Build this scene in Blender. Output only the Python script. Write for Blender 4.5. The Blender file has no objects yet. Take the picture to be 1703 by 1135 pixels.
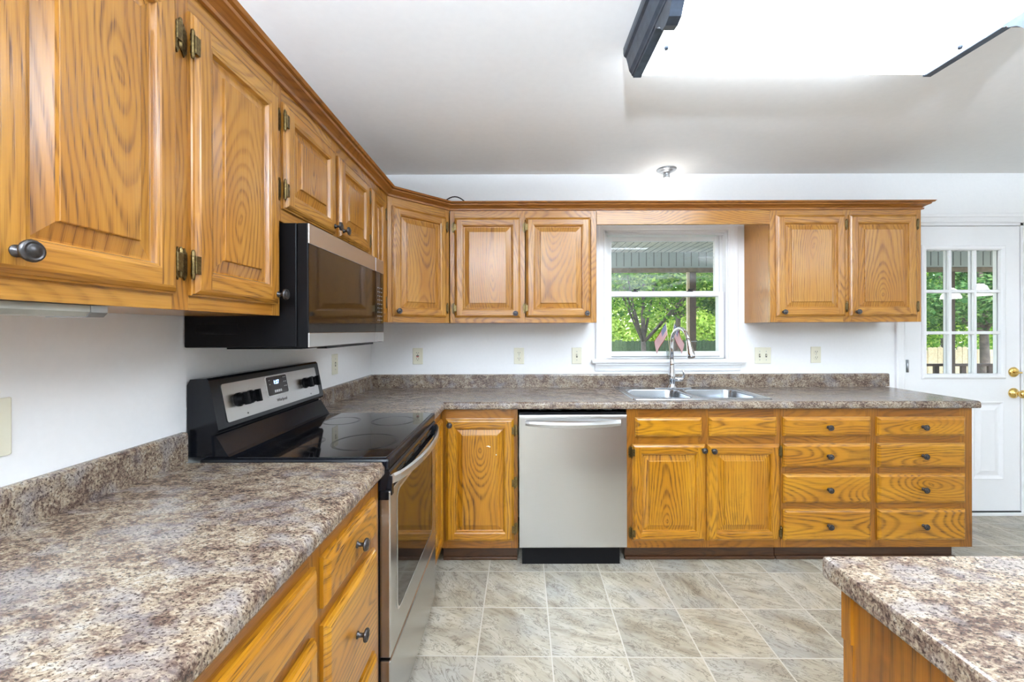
import bpy, bmesh, math, random
from mathutils import Vector, Matrix
random.seed(7)
PI = math.pi
SC = bpy.context.scene
COL = SC.collection

# ------------------------------------------------------------------ camera
FPX = 696.0
cam_d = bpy.data.cameras.new('camera')
cam = bpy.data.objects.new('camera', cam_d); COL.objects.link(cam)
cam_d.sensor_width = 36.0
cam_d.lens = FPX / 1703 * 36
cam_d.shift_x = -0.005
cam_d.shift_y = -0.0107
cam_d.clip_start = 0.05
CAMZ = 1.331
cam.location = (0, 0, CAMZ)
cam.rotation_euler = (PI / 2, 0.0027, 0)
SC.camera = cam

# ------------------------------------------------------------------ world, sun, exposure
SC.view_settings.view_transform = 'Standard'
SC.view_settings.look = 'None'
SC.view_settings.exposure = 1.15
SC.view_settings.gamma = 1.0
SC.view_settings.use_curve_mapping = False
w = bpy.data.worlds.new('world'); SC.world = w; w.use_nodes = True
nt = w.node_tree; nt.nodes.clear()
sky = nt.nodes.new('ShaderNodeTexSky'); sky.sky_type = 'NISHITA'
sky.sun_disc = False; sky.sun_elevation = math.radians(48); sky.sun_rotation = math.radians(200)
bg = nt.nodes.new('ShaderNodeBackground'); bg.inputs['Strength'].default_value = 0.6
wo = nt.nodes.new('ShaderNodeOutputWorld')
nt.links.new(sky.outputs[0], bg.inputs[0]); nt.links.new(bg.outputs[0], wo.inputs[0])

def light_obj(name, kind, loc, rot, energy, color=(1, 1, 1), **kw):
    d = bpy.data.lights.new(name, kind); d.energy = energy; d.color = color
    for k, v in kw.items(): setattr(d, k, v)
    o = bpy.data.objects.new(name, d); COL.objects.link(o)
    o.location = loc; o.rotation_euler = rot
    return o
# sun from behind the house, on the garden
light_obj('sun', 'SUN', (0, -5, 12), (math.radians(44), 0, math.radians(-22)), 3.0, (1.0, .96, .88), angle=.02)
LENS_E = 5.8          # emission of the ceiling fixture lens
SHADE_E = 8.0        # emission of the dining chandelier shades
BULB_E = 7.0         # bare bulb over the sink
# emission of an added, unseen fill panel on the dining-side ceiling
FILL_E = 5.0

# ------------------------------------------------------------------ node helpers
class NT:
    def __init__(s, name):
        s.m = bpy.data.materials.new(name); s.m.use_nodes = True
        s.t = s.m.node_tree; s.n = s.t.nodes; s.l = s.t.links
        s.p = s.n['Principled BSDF']; s.out = s.n['Material Output']
    def node(s, typ, **kw):
        n = s.n.new(typ)
        for k, v in kw.items():
            if k.startswith('i_'):
                n.inputs[k[2:].replace('_', ' ')].default_value = v
            else: setattr(n, k, v)
        return n
    def link(s, a, b): s.l.new(a, b)
    def setin(s, sock, v):
        if isinstance(v, (int, float)): sock.default_value = v
        elif isinstance(v, tuple): sock.default_value = v
        else: s.l.new(v, sock)
    def math(s, op, a, b=None, c=None, clamp=False):
        n = s.n.new('ShaderNodeMath'); n.operation = op; n.use_clamp = clamp
        s.setin(n.inputs[0], a)
        if b is not None: s.setin(n.inputs[1], b)
        if c is not None: s.setin(n.inputs[2], c)
        return n.outputs[0]
    def comb(s, x, y, z=0.0):
        n = s.n.new('ShaderNodeCombineXYZ')
        for i, v in enumerate((x, y, z)): s.setin(n.inputs[i], v)
        return n.outputs[0]
    def noise(s, vec, scale, detail=2, rough=.5, dist=0.0):
        n = s.n.new('ShaderNodeTexNoise'); n.inputs['Scale'].default_value = scale
        n.inputs['Detail'].default_value = detail; n.inputs['Roughness'].default_value = rough
        n.inputs['Distortion'].default_value = dist
        if vec is not None: s.l.new(vec, n.inputs['Vector'])
        return n
    def ramp(s, fac, stops, interp='LINEAR'):
        n = s.n.new('ShaderNodeValToRGB'); s.l.new(fac, n.inputs[0]); cr = n.color_ramp
        cr.interpolation = interp
        while len(cr.elements) < len(stops): cr.elements.new(.5)
        for e, (p, c) in zip(cr.elements, stops):
            e.position = p; e.color = (c[0], c[1], c[2], 1) if not isinstance(c, (int, float)) else (c, c, c, 1)
        return n.outputs[0]
    def mix(s, fac, a, b, mode='MIX'):
        n = s.n.new('ShaderNodeMix'); n.data_type = 'RGBA'; n.blend_type = mode
        s.setin(n.inputs[0], fac)
        for i, v in ((6, a), (7, b)):
            if isinstance(v, tuple): n.inputs[i].default_value = (v[0], v[1], v[2], 1)
            else: s.l.new(v, n.inputs[i])
        return n.outputs[2]
    def bump(s, h, strength=.2, dist=.001):
        n = s.n.new('ShaderNodeBump'); n.inputs['Strength'].default_value = strength
        n.inputs['Distance'].default_value = dist; s.l.new(h, n.inputs['Height'])
        s.l.new(n.outputs[0], s.p.inputs['Normal'])

def srgb(r, g, b):
    f = lambda c: (c / 255 / 12.92) if c <= 10 else (((c / 255) + .055) / 1.055) ** 2.4
    return (f(r), f(g), f(b))

def plain(name, col, rough=.5, metal=0.0, spec=.5, coat=0.0, noise=0.0, nscale=40.0, bump=0.0):
    k = NT(name); p = k.p
    p.inputs['Roughness'].default_value = rough; p.inputs['Metallic'].default_value = metal
    p.inputs['Specular IOR Level'].default_value = spec
    p.inputs['Coat Weight'].default_value = coat
    tc = k.node('ShaderNodeTexCoord')
    nz = k.noise(tc.outputs['Object'], nscale, 3)
    a = tuple(c * (1 - noise) for c in col); b = tuple(min(1, c * (1 + noise)) for c in col)
    k.link(k.ramp(nz.outputs[0], [(.3, a), (.7, b)]), p.inputs['Base Color'])
    if bump: k.bump(nz.outputs[0], bump, .001)
    return k.m

def emit(name, col, strength):
    k = NT(name)
    k.p.inputs['Base Color'].default_value = (.8, .8, .8, 1)
    k.p.inputs['Emission Color'].default_value = (*col, 1)
    k.p.inputs['Emission Strength'].default_value = strength
    k.p.inputs['Roughness'].default_value = .5
    return k.m

def oak(name, light, mid, dark, rough=.3, wear=0.0, gs=1.0):
    k = NT(name); p = k.p
    uv = k.node('ShaderNodeUVMap'); uv.uv_map = 'UVMap'
    sp = k.node('ShaderNodeSeparateXYZ'); k.link(uv.outputs[0], sp.inputs[0])
    u, v = sp.outputs[0], sp.outputs[1]
    # warped distance from the pith: gives cathedral arches near u = 0 and straight grain off to the sides
    lowv = k.noise(k.comb(k.math('MULTIPLY', u, 1.5), k.math('MULTIPLY', v, .9)), 1.0, 1)
    h = k.math('ADD', .012, k.math('MULTIPLY', k.math('ABSOLUTE', k.math('SUBTRACT', lowv.outputs[0], .47)), .62))
    wob = k.noise(k.comb(k.math('MULTIPLY', u, 18), k.math('MULTIPLY', v, 2.6)), 1.0, 3, .55)
    uw = k.math('ADD', u, k.math('MULTIPLY', k.math('SUBTRACT', wob.outputs[0], .5), .032))
    r = k.math('SQRT', k.math('ADD', k.math('MULTIPLY', uw, uw), k.math('MULTIPLY', h, h)))
    fr = k.math('FRACT', k.math('MULTIPLY', k.math('POWER', r, .8), 54.0))
    ring = k.ramp(fr, [(0, .3), (.15, 0), (.5, .05), (.80, 1), (.9, 1), (1, .3)])
    pores = k.noise(k.comb(k.math('MULTIPLY', u, 620), k.math('MULTIPLY', v, 9)), 1.0, 2)
    por = k.ramp(pores.outputs[0], [(.46, 0), (.70, 1)])
    fine = k.noise(k.comb(k.math('MULTIPLY', u, 130), k.math('MULTIPLY', v, 3)), 1.0, 3)
    tone = k.noise(k.comb(k.math('MULTIPLY', u, 9), k.math('MULTIPLY', v, 1.1)), 1.0, 2)
    base = k.mix(k.ramp(tone.outputs[0], [(.3, 0.0), (.7, 1.0)]), light, mid)
    base = k.mix(k.math('MULTIPLY', k.ramp(fine.outputs[0], [(.42, 0), (.75, 1)]), .5), base, mid)
    fade = k.noise(k.comb(k.math('MULTIPLY', u, 6), k.math('MULTIPLY', v, 1.6)), 1.0, 1)
    ring = k.math('MULTIPLY', ring, k.ramp(fade.outputs[0], [(.35, .45), (.6, 1)]))
    g = k.math('MULTIPLY', ring, k.math('ADD', .28 * gs, k.math('MULTIPLY', por, .62 * gs)))
    g = k.math('ADD', g, k.math('MULTIPLY', por, .22), clamp=True)
    c = k.mix(g, base, dark)
    if wear:
        tc = k.node('ShaderNodeTexCoord')
        wn = k.noise(tc.outputs['Object'], 6, 4, .65)
        c = k.mix(k.math('MULTIPLY', k.ramp(wn.outputs[0], [(.56, 0), (.74, 1)]), wear), c, tuple(x * .42 for x in dark))
    k.link(c, p.inputs['Base Color'])
    p.inputs['Roughness'].default_value = rough
    p.inputs['Coat Weight'].default_value = .35; p.inputs['Coat Roughness'].default_value = .22
    k.bump(k.math('SUBTRACT', 1.0, g), .25, .0006)
    return k.m

M = {}
M['oak'] = oak('oak_upper', srgb(188, 134, 54), srgb(170, 110, 34), srgb(92, 54, 22), .27, 0, 1.15)
M['oak_base'] = oak('oak_lower', srgb(198, 140, 26), srgb(172, 110, 14), srgb(74, 38, 7), .3, .35, 1.4)
M['oak_frame'] = oak('oak_lower_frame', srgb(162, 104, 22), srgb(134, 80, 13), srgb(70, 36, 7), .32, .5)  # darker frame oak; on the island sides it paints in shade
M['oak_crown'] = oak('oak_crown', srgb(172, 112, 48), srgb(148, 90, 34), srgb(88, 48, 18), .3)
M['oak_veneer'] = oak('oak_veneer', srgb(190, 134, 66), srgb(174, 118, 52), srgb(134, 84, 36), .35)
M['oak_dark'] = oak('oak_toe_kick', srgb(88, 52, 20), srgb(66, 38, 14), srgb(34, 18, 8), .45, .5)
M['hole'] = plain('shadow_black', (.01, .01, .01), .8)

def laminate():
    k = NT('laminate_granite'); p = k.p
    tc = k.node('ShaderNodeTexCoord'); o = tc.outputs['Object']
    mp = k.node('ShaderNodeMapping'); k.link(o, mp.inputs[0]); mp.inputs['Scale'].default_value = (1, 1.5, 1.2)
    mp.inputs['Rotation'].default_value = (0, 0, .5)
    big = k.noise(mp.outputs[0], 5.5, 4, .6, .4)
    md = k.noise(mp.outputs[0], 24, 4, .65, .3)
    sm = k.noise(mp.outputs[0], 165, 3, .7, .2)
    sm2 = k.noise(mp.outputs[0], 95, 3, .65, .5)
    hue = k.noise(mp.outputs[0], 13, 2)
    fac = k.math('ADD', k.math('MULTIPLY', big.outputs[0], .40), k.math('MULTIPLY', md.outputs[0], .60))
    fac = k.math('ADD', fac, k.math('MULTIPLY', k.math('SUBTRACT', sm2.outputs[0], .5), .75))
    c = k.ramp(fac, [(.34, srgb(92, 74, 66)), (.42, srgb(120, 100, 88)), (.50, srgb(150, 132, 115)), (.58, srgb(176, 160, 138)), (.70, srgb(192, 184, 172))])
    c = k.mix(k.math('MULTIPLY', k.ramp(hue.outputs[0], [(.5, 0), (.66, 1)]), .55), c, srgb(168, 164, 166))
    c = k.mix(k.math('MULTIPLY', k.ramp(sm.outputs[0], [(.53, 0), (.60, 1)]), .85), c, srgb(58, 44, 40))
    sm3 = k.noise(mp.outputs[0], 105, 2, .6)
    c = k.mix(k.math('MULTIPLY', k.ramp(sm3.outputs[0], [(.58, 0), (.70, 1)]), .3), c, srgb(214, 202, 184))
    c = k.mix(1.0, c, (.76, .735, .705), 'MULTIPLY'); k.link(c, p.inputs['Base Color'])
    p.inputs['Roughness'].default_value = .24
    p.inputs['Specular IOR Level'].default_value = .6
    k.bump(sm.outputs[0], .06, .0004)
    return k.m
M['lam'] = laminate()

def floor_mat():
    k = NT('slate_tile_vinyl'); p = k.p
    tc = k.node('ShaderNodeTexCoord')
    mp = k.node('ShaderNodeMapping'); mp.vector_type = 'TEXTURE'
    k.link(tc.outputs['Object'], mp.inputs[0])
    mp.inputs['Location'].default_value = (.145, 2.304, 0)
    mp.inputs['Rotation'].default_value = (0, 0, -.0128)
    mp.inputs['Scale'].default_value = (.3055, .3, 1)
    sp = k.node('ShaderNodeSeparateXYZ'); k.link(mp.outputs[0], sp.inputs[0])
    x, y = sp.outputs[0], sp.outputs[1]
    fx, fy = k.math('FLOOR', x), k.math('FLOOR', y)
    wn = k.node('ShaderNodeTexWhiteNoise'); wn.noise_dimensions = '2D'; k.link(k.comb(fx, fy), wn.inputs['Vector'])
    ws = k.node('ShaderNodeSeparateColor'); k.link(wn.outputs['Color'], ws.inputs[0])
    dx = k.math('ABSOLUTE', k.math('SUBTRACT', k.math('FRACT', x), .5))
    dy = k.math('ABSOLUTE', k.math('SUBTRACT', k.math('FRACT', y), .5))
    edge = k.math('MAXIMUM', dx, dy)
    grout = k.ramp(edge, [(.4885, 0), (.4915, 1)])
    # stone: veins run in a direction of their own on every tile
    ang = k.math('MULTIPLY', ws.outputs[0], 1.2)
    rot = k.node('ShaderNodeVectorRotate'); rot.rotation_type = 'Z_AXIS'
    k.link(k.comb(x, y), rot.inputs['Vector']); k.link(k.math('ADD', ang, .2), rot.inputs['Angle'])
    off = k.node('ShaderNodeVectorMath'); off.operation = 'ADD'
    k.link(rot.outputs[0], off.inputs[0])
    k.link(k.comb(k.math('MULTIPLY', ws.outputs[1], 40), k.math('MULTIPLY', ws.outputs[2], 40)), off.inputs[1])
    st = k.node('ShaderNodeMapping'); st.inputs['Scale'].default_value = (.75, 2.2, 1); k.link(off.outputs[0], st.inputs[0])
    n1 = k.noise(st.outputs[0], 1.5, 5, .6, .6)
    n2 = k.noise(st.outputs[0], 5.0, 6, .72, .8)
    n3 = k.noise(off.outputs[0], 1.3, 2)
    n4 = k.noise(st.outputs[0], 2.6, 5, .7, 1.2)
    c = k.ramp(n1.outputs[0], [(.3, srgb(172, 160, 140)), (.48, srgb(204, 195, 176)), (.65, srgb(226, 220, 205))])
    c = k.mix(k.math('MULTIPLY', k.ramp(n3.outputs[0], [(.45, 0), (.7, 1)]), .6), c, srgb(192, 194, 194))
    c = k.mix(k.math('MULTIPLY', k.ramp(n2.outputs[0], [(.53, 0), (.68, 1)]), .55), c, srgb(150, 134, 112))
    vein = k.ramp(k.math('ABSOLUTE', k.math('SUBTRACT', n4.outputs[0], .5)), [(0, 1), (.012, .5), (.022, 0)])
    c = k.mix(k.math('MULTIPLY', vein, .75), c, srgb(96, 86, 72))
    tint = k.ramp(ws.outputs[1], [(0, .90), (1, 1.06)])
    c = k.mix(1.0, c, tint, 'MULTIPLY')
    c = k.mix(grout, c, srgb(226, 222, 212))
    c = k.mix(1.0, c, (.70, .68, .64), 'MULTIPLY')
    k.link(c, p.inputs['Base Color'])
    p.inputs['Roughness'].default_value = .38
    hh = k.math('SUBTRACT', k.math('MULTIPLY', n2.outputs[0], .5), k.math('ADD', k.math('MULTIPLY', vein, .3), grout))
    k.bump(hh, .25, .0015)
    return k.m
M['floor'] = floor_mat()

M['wall'] = plain('wall_paint', srgb(241, 241, 240), .6, noise=.01, nscale=60, bump=.04)
M['ceil'] = plain('ceiling_paint', srgb(236, 235, 232), .7, noise=.012, nscale=30, bump=.05)
M['trim'] = plain('white_trim_paint', srgb(240, 240, 240), .3, noise=.005)
M['black'] = plain('black_enamel', (.006, .007, .010), .2, noise=.05, spec=.35)
M['blackmat'] = plain('black_plastic', (.006, .006, .007), .3, noise=.05, spec=.14)
M['glassblack'] = plain('black_ceramic_glass', (.006, .006, .007), .05, noise=.02, spec=.6, coat=.5)
M['burner'] = plain('burner_ring_print', (.035, .035, .038), .1, noise=.02)
M['ovenglass'] = plain('dark_oven_glass', (.008, .006, .005), .06, noise=.02, spec=.5, coat=.15)
M['chrome'] = plain('chrome', (.72, .72, .74), .08, 1.0, noise=.02)
M['brass'] = plain('polished_brass', (.78, .55, .18), .16, 1.0, noise=.03)
M['antique'] = plain('antique_brass', (.17, .12, .05), .38, 1.0, noise=.4, nscale=200)
M['pewter'] = plain('dark_pewter', (.085, .08, .08), .3, .85, noise=.25, nscale=150)
M['bronze'] = plain('oil_rubbed_bronze', (.055, .07, .095), .34, .55, noise=.25, nscale=30)
M['copperedge'] = plain('bronze_worn_edge', (.30, .17, .12), .4, .5)
M['ivory'] = plain('ivory_plastic', srgb(226, 222, 200), .35, noise=.01)
M['slot'] = plain('dark_slot', (.03, .028, .025), .6)
M['redplastic'] = plain('red_plastic', (.45, .03, .02), .4)
M['galv'] = plain('grey_steel', (.4, .42, .44), .35, .9, noise=.1)
M['porcelain'] = plain('white_porcelain', (.82, .82, .82), .3)
M['rubber'] = plain('black_rubber', (.015, .015, .015), .6)
M['white_print'] = plain('white_print', (.7, .7, .7), .5)
M['grey_print'] = plain('grey_print', (.16, .15, .14), .5)
M['dirtywhite'] = plain('aged_white_enamel', srgb(160, 160, 150), .4, noise=.1, nscale=25)

def brushed(name, col, rough, sx, sy, sz, amp=.12):
    k = NT(name); p = k.p
    tc = k.node('ShaderNodeTexCoord')
    mp = k.node('ShaderNodeMapping'); mp.inputs['Scale'].default_value = (sx, sy, sz); k.link(tc.outputs['Object'], mp.inputs[0])
    n = k.noise(mp.outputs[0], 1.0, 3)
    a = tuple(c * (1 - amp) for c in col); b = tuple(min(1, c * (1 + amp)) for c in col)
    k.link(k.ramp(n.outputs[0], [(.3, a), (.7, b)]), p.inputs['Base Color'])
    p.inputs['Roughness'].default_value = rough
    p.inputs['Metallic'].default_value = 1.0
    p.inputs['Anisotropic'].default_value = .5
    return k.m
M['steel'] = brushed('stainless_steel', (.66, .66, .65), .3, 12, 12, 1500, .02)
M['steel_y'] = brushed('stainless_steel_range', (.56, .55, .54), .27, 1500, 12, 1500, .02)
M['sink'] = brushed('stainless_sink', (.46, .49, .52), .22, 600, 16, 600, .02)

def glass_mat(name, tint=(1, 1, 1), rough=0.0, dirt=0.0):
    k = NT(name); k.n.remove(k.p)
    tr = k.node('ShaderNodeBsdfTransparent'); tr.inputs[0].default_value = (*tint, 1)
    gl = k.node('ShaderNodeBsdfGlossy'); gl.inputs['Roughness'].default_value = rough
    lw = k.node('ShaderNodeLayerWeight'); lw.inputs[0].default_value = .5
    fr = k.math('ADD', .04, k.math('MULTIPLY', .9, k.math('POWER', lw.outputs['Facing'], 5.0)))
    mx = k.node('ShaderNodeMixShader')
    k.link(fr, mx.inputs[0]); k.link(tr.outputs[0], mx.inputs[1]); k.link(gl.outputs[0], mx.inputs[2])
    if dirt:
        tc = k.node('ShaderNodeTexCoord'); mp = k.node('ShaderNodeMapping'); mp.inputs['Scale'].default_value = (1.6, 1, 5); k.link(tc.outputs['Object'], mp.inputs[0])
        n = k.noise(mp.outputs[0], 1.4, 5, .6, .7)
        n2 = k.noise(tc.outputs['Object'], 60, 2)
        f = k.math('MULTIPLY', k.ramp(n.outputs[0], [(.46, 0), (.72, 1)]), dirt)
        f = k.math('ADD', f, k.math('MULTIPLY', k.ramp(n2.outputs[0], [(.68, 0), (.75, 1)]), dirt * .6))
        df = k.node('ShaderNodeBsdfDiffuse'); df.inputs[0].default_value = (.75, .78, .8, 1)
        m2 = k.node('ShaderNodeMixShader'); k.link(f, m2.inputs[0]); k.link(mx.outputs[0], m2.inputs[1]); k.link(df.outputs[0], m2.inputs[2])
        k.link(m2.outputs[0], k.out.inputs[0])
    else:
        k.link(mx.outputs[0], k.out.inputs[0])
    return k.m
M['pane'] = glass_mat('window_glass')
M['pane_dirty'] = glass_mat('dusty_window_glass', dirt=.28)
M['clear'] = glass_mat('clear_glass', (.92, .95, .95))

M['lens'] = emit('fixture_lens', (.88, .99, 1.12), LENS_E)
M['lens_fill'] = emit('fill_panel_lens', (.88, .99, 1.12), FILL_E)
M['bulb'] = emit('lit_bulb', (1, .97, .93), BULB_E)
M['shade'] = emit('lit_frosted_shade', (.98, .97, .95), SHADE_E)
M['blue_led'] = emit('blue_display', (.25, .45, 1.0), 3.5)
M['display'] = plain('display_brown', (.035, .024, .02), .2, noise=.05)

def leaf_mat(name, stops, trans=.5):
    k = NT(name); k.n.remove(k.p)
    g = k.node('ShaderNodeNewGeometry')
    ri = g.outputs['Random Per Island']
    c = k.ramp(ri, stops)
    d = k.node('ShaderNodeBsdfDiffuse'); t = k.node('ShaderNodeBsdfTranslucent')
    mx = k.node('ShaderNodeMixShader'); mx.inputs[0].default_value = trans
    c = k.mix(1.0, c, (.62, .66, .6), 'MULTIPLY'); k.link(c, d.inputs[0]); k.link(k.mix(1.0, c, (1.5, 1.35, .7), 'MULTIPLY'), t.inputs[0])
    k.link(d.outputs[0], mx.inputs[1]); k.link(t.outputs[0], mx.inputs[2]); k.link(mx.outputs[0], k.out.inputs[0])
    return k.m
M['leaf'] = leaf_mat('leaf_green', [(0, srgb(70, 120, 48)), (.4, srgb(112, 164, 66)), (.75, srgb(156, 196, 86)), (1, srgb(206, 226, 130))])
M['leaf2'] = leaf_mat('leaf_yellow_green', [(0, srgb(120, 160, 60)), (.4, srgb(168, 204, 84)), (1, srgb(220, 236, 140))])
M['leaf3'] = leaf_mat('leaf_blue_green', [(0, srgb(58, 102, 62)), (.5, srgb(92, 140, 84)), (1, srgb(150, 182, 120))])
M['bark'] = plain('bark', srgb(92, 82, 74), .9, noise=.4, nscale=14, bump=.5)
M['grass'] = plain('lawn_grass', srgb(120, 128, 92), .9, noise=.35, nscale=3)
M['fence'] = plain('weathered_fence_wood', srgb(205, 184, 150), .85, noise=.18, nscale=18)
M['fence_green'] = plain('ivy_green_fence', srgb(52, 74, 42), .9, noise=.5, nscale=22)
M['porchwood'] = plain('aged_porch_wood', srgb(142, 126, 108), .8, noise=.3, nscale=16, bump=.3)
M['deck'] = plain('deck_boards', srgb(190, 182, 170), .8, noise=.1, nscale=10)
M['rail'] = plain('dark_rail_wood', srgb(92, 74, 62), .8, noise=.2, nscale=16)
M['siding'] = plain('grey_vinyl_panel', srgb(190, 200, 200), .55, noise=.04, nscale=4)
M['soffit'] = plain('porch_soffit', srgb(236, 232, 222), .6, noise=.03, nscale=4)
M['groove'] = plain('panel_groove', srgb(112, 118, 118), .8)

def flag_mat():
    return [plain('flag_red', (.34, .012, .02), .7), plain('flag_white', (.62, .6, .58), .7), plain('flag_blue', (.02, .035, .14), .7)]
FLAGM = flag_mat()

# ------------------------------------------------------------------ mesh helpers
class MB:
    """collects faces with materials and board-wise UVs (u across the grain, v along it)"""
    def __init__(s):
        s.v = []; s.f = []; s.uv = []; s.mi = []; s.mats = []; s.sm = []
    def mat(s, m):
        if m not in s.mats: s.mats.append(m)
        return s.mats.index(m)
    def face(s, pts, m, g=(0, 0, 1), seed=None, smooth=False):
        pts = [Vector(p) for p in pts]
        i0 = len(s.v); s.v += pts; s.f.append(tuple(range(i0, i0 + len(pts))))
        s.mi.append(s.mat(m)); s.sm.append(smooth)
        g = Vector(g)
        n = (pts[1] - pts[0]).cross(pts[2] - pts[1])
        if n.length > 1e-12: n.normalize()
        if seed is None: seed = (0, 0, 0, 0, 0)
        cx, cy, cz, ou, ov = seed
        c = Vector((cx, cy, cz)); t = g.cross(n)
        if t.length < .3:                       # end grain
            t = Vector((1, 0, 0)) if abs(g.x) < .9 else Vector((0, 1, 0))
            s.uv.append([((p - c).dot(t) + ou + .13, (p - c).dot(t.cross(g)) * .3 + ov) for p in pts])
        else:
            t.normalize()
            s.uv.append([((p - c).dot(t) + ou, (p - c).dot(g) + ov) for p in pts])
    def box(s, x0, x1, y0, y1, z0, z1, m, g='z', bev=0.0, sd=None):
        if x0 > x1: x0, x1 = x1, x0
        if y0 > y1: y0, y1 = y1, y0
        if z0 > z1: z0, z1 = z1, z0
        gv = {'x': (1, 0, 0), 'y': (0, 1, 0), 'z': (0, 0, 1)}[g]
        if sd is None: sd = seed(((x0 + x1) / 2, (y0 + y1) / 2, (z0 + z1) / 2), .07)
        b = min(bev, (x1 - x0) * .45, (y1 - y0) * .45, (z1 - z0) * .45)
        X, Y, Z = (x0, x1), (y0, y1), (z0, z1)
        if b <= 0:
            P = lambda i, j, k_: (X[i], Y[j], Z[k_])
            for q in (((0,0,0),(0,1,0),(1,1,0),(1,0,0)), ((0,0,1),(1,0,1),(1,1,1),(0,1,1)),
                      ((0,0,0),(1,0,0),(1,0,1),(0,0,1)), ((0,1,0),(0,1,1),(1,1,1),(1,1,0)),
                      ((0,0,0),(0,0,1),(0,1,1),(0,1,0)), ((1,0,0),(1,1,0),(1,1,1),(1,0,1))):
                s.face([P(*c) for c in q], m, gv, sd)
            return
        bm = bmesh.new(); bmesh.ops.create_cube(bm, size=1)
        for v in bm.verts: v.co = Vector((X[v.co.x > 0], Y[v.co.y > 0], Z[v.co.z > 0]))
        bmesh.ops.bevel(bm, geom=list(bm.edges), offset=b, segments=2, profile=.5, affect='EDGES')
        for f in bm.faces: s.face([v.co for v in f.verts], m, gv, sd)
        bm.free()
    def lathe(s, prof, m, o=(0, 0, 0), axis='z', n=20, sx=1, sy=1):
        """prof: (radius, height) along axis"""
        o = Vector(o)
        def P(r, h, a):
            c, d = r * math.cos(a) * sx, r * math.sin(a) * sy
            return o + {'z': Vector((c, d, h)), 'x': Vector((h, c, d)), 'y': Vector((d, h, c)), '-y': Vector((c, -h, d))}[axis]
        for i in range(len(prof) - 1):
            (r0, h0), (r1, h1) = prof[i], prof[i + 1]
            for k_ in range(n):
                a, b = 2 * PI * k_ / n, 2 * PI * (k_ + 1) / n
                q = [P(r0, h0, a), P(r0, h0, b), P(r1, h1, b), P(r1, h1, a)]
                if r0 < 1e-6: q = [q[0], q[2], q[3]]
                elif r1 < 1e-6: q = q[:3]
                s.face(q, m, smooth=True)
    def tube(s, pts, r, m, n=10, cap=True):
        pts = [Vector(p) for p in pts]
        rs = r if isinstance(r, (list, tuple)) else [r] * len(pts)
        rings = []; ref = None
        for i, p in enumerate(pts):
            t = (pts[min(i + 1, len(pts) - 1)] - pts[max(i - 1, 0)]).normalized()
            if ref is None:
                ref = Vector((0, 0, 1)) if abs(t.z) < .9 else Vector((1, 0, 0))
            a = (ref - t * ref.dot(t)).normalized(); b = t.cross(a); ref = a
            rings.append([p + (a * math.cos(2 * PI * k_ / n) + b * math.sin(2 * PI * k_ / n)) * rs[i] for k_ in range(n)])
        for i in range(len(rings) - 1):
            for k_ in range(n):
                k2 = (k_ + 1) % n
                s.face([rings[i][k_], rings[i][k2], rings[i + 1][k2], rings[i + 1][k_]], m, smooth=True)
        if cap:
            s.face(list(reversed(rings[0])), m); s.face(rings[-1], m)
    def prism(s, poly, a0, a1, m, axis='x', g=None, sd=None, smooth=False):
        """poly of 2d points extruded along axis (x: poly=(y,z); y: poly=(x,z); z: poly=(x,y))"""
        f = {'x': lambda p, a: (a, p[0], p[1]), 'y': lambda p, a: (p[0], a, p[1]), 'z': lambda p, a: (p[0], p[1], a)}[axis]
        gv = {'x': (1, 0, 0), 'y': (0, 1, 0), 'z': (0, 0, 1)}[g or axis]
        n = len(poly); sd = sd or seed((poly[0][0], poly[0][1], 0) if axis == 'z' else f(poly[0], 0), .06)
        for i in range(n):
            p, q = poly[i], poly[(i + 1) % n]
            s.face([f(p, a0), f(q, a0), f(q, a1), f(p, a1)], m, gv, sd, smooth)
        s.face([f(p, a0) for p in poly], m, gv, sd); s.face([f(p, a1) for p in reversed(poly)], m, gv, sd)
    def build(s, name, parent=None, loc=(0, 0, 0), rz=0.0, merge=True, label=None, smooth_angle=None, recalc=True):
        me = bpy.data.meshes.new(name)
        me.from_pydata([tuple(v) for v in s.v], [], s.f)
        for m in s.mats: me.materials.append(m)
        me.polygons.foreach_set('material_index', s.mi)
        me.polygons.foreach_set('use_smooth', s.sm)
        uvl = me.uv_layers.new(name='UVMap')
        flat = [c for f in s.uv for p in f for c in p]
        uvl.data.foreach_set('uv', flat)
        if merge:
            bm = bmesh.new(); bm.from_mesh(me)
            bmesh.ops.remove_doubles(bm, verts=bm.verts, dist=1e-5)
            if recalc: bmesh.ops.recalc_face_normals(bm, faces=bm.faces)
            bm.to_mesh(me); bm.free()
        me.update()
        o = bpy.data.objects.new(name, me); COL.objects.link(o)
        o.location = loc; o.rotation_euler = (0, 0, rz)
        if parent: o.parent = parent
        if label: o['label'] = label
        return o

def seed(c, jit=.03):
    return (c[0], c[1], c[2], random.uniform(-jit, jit), random.uniform(-60, 60))

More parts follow.
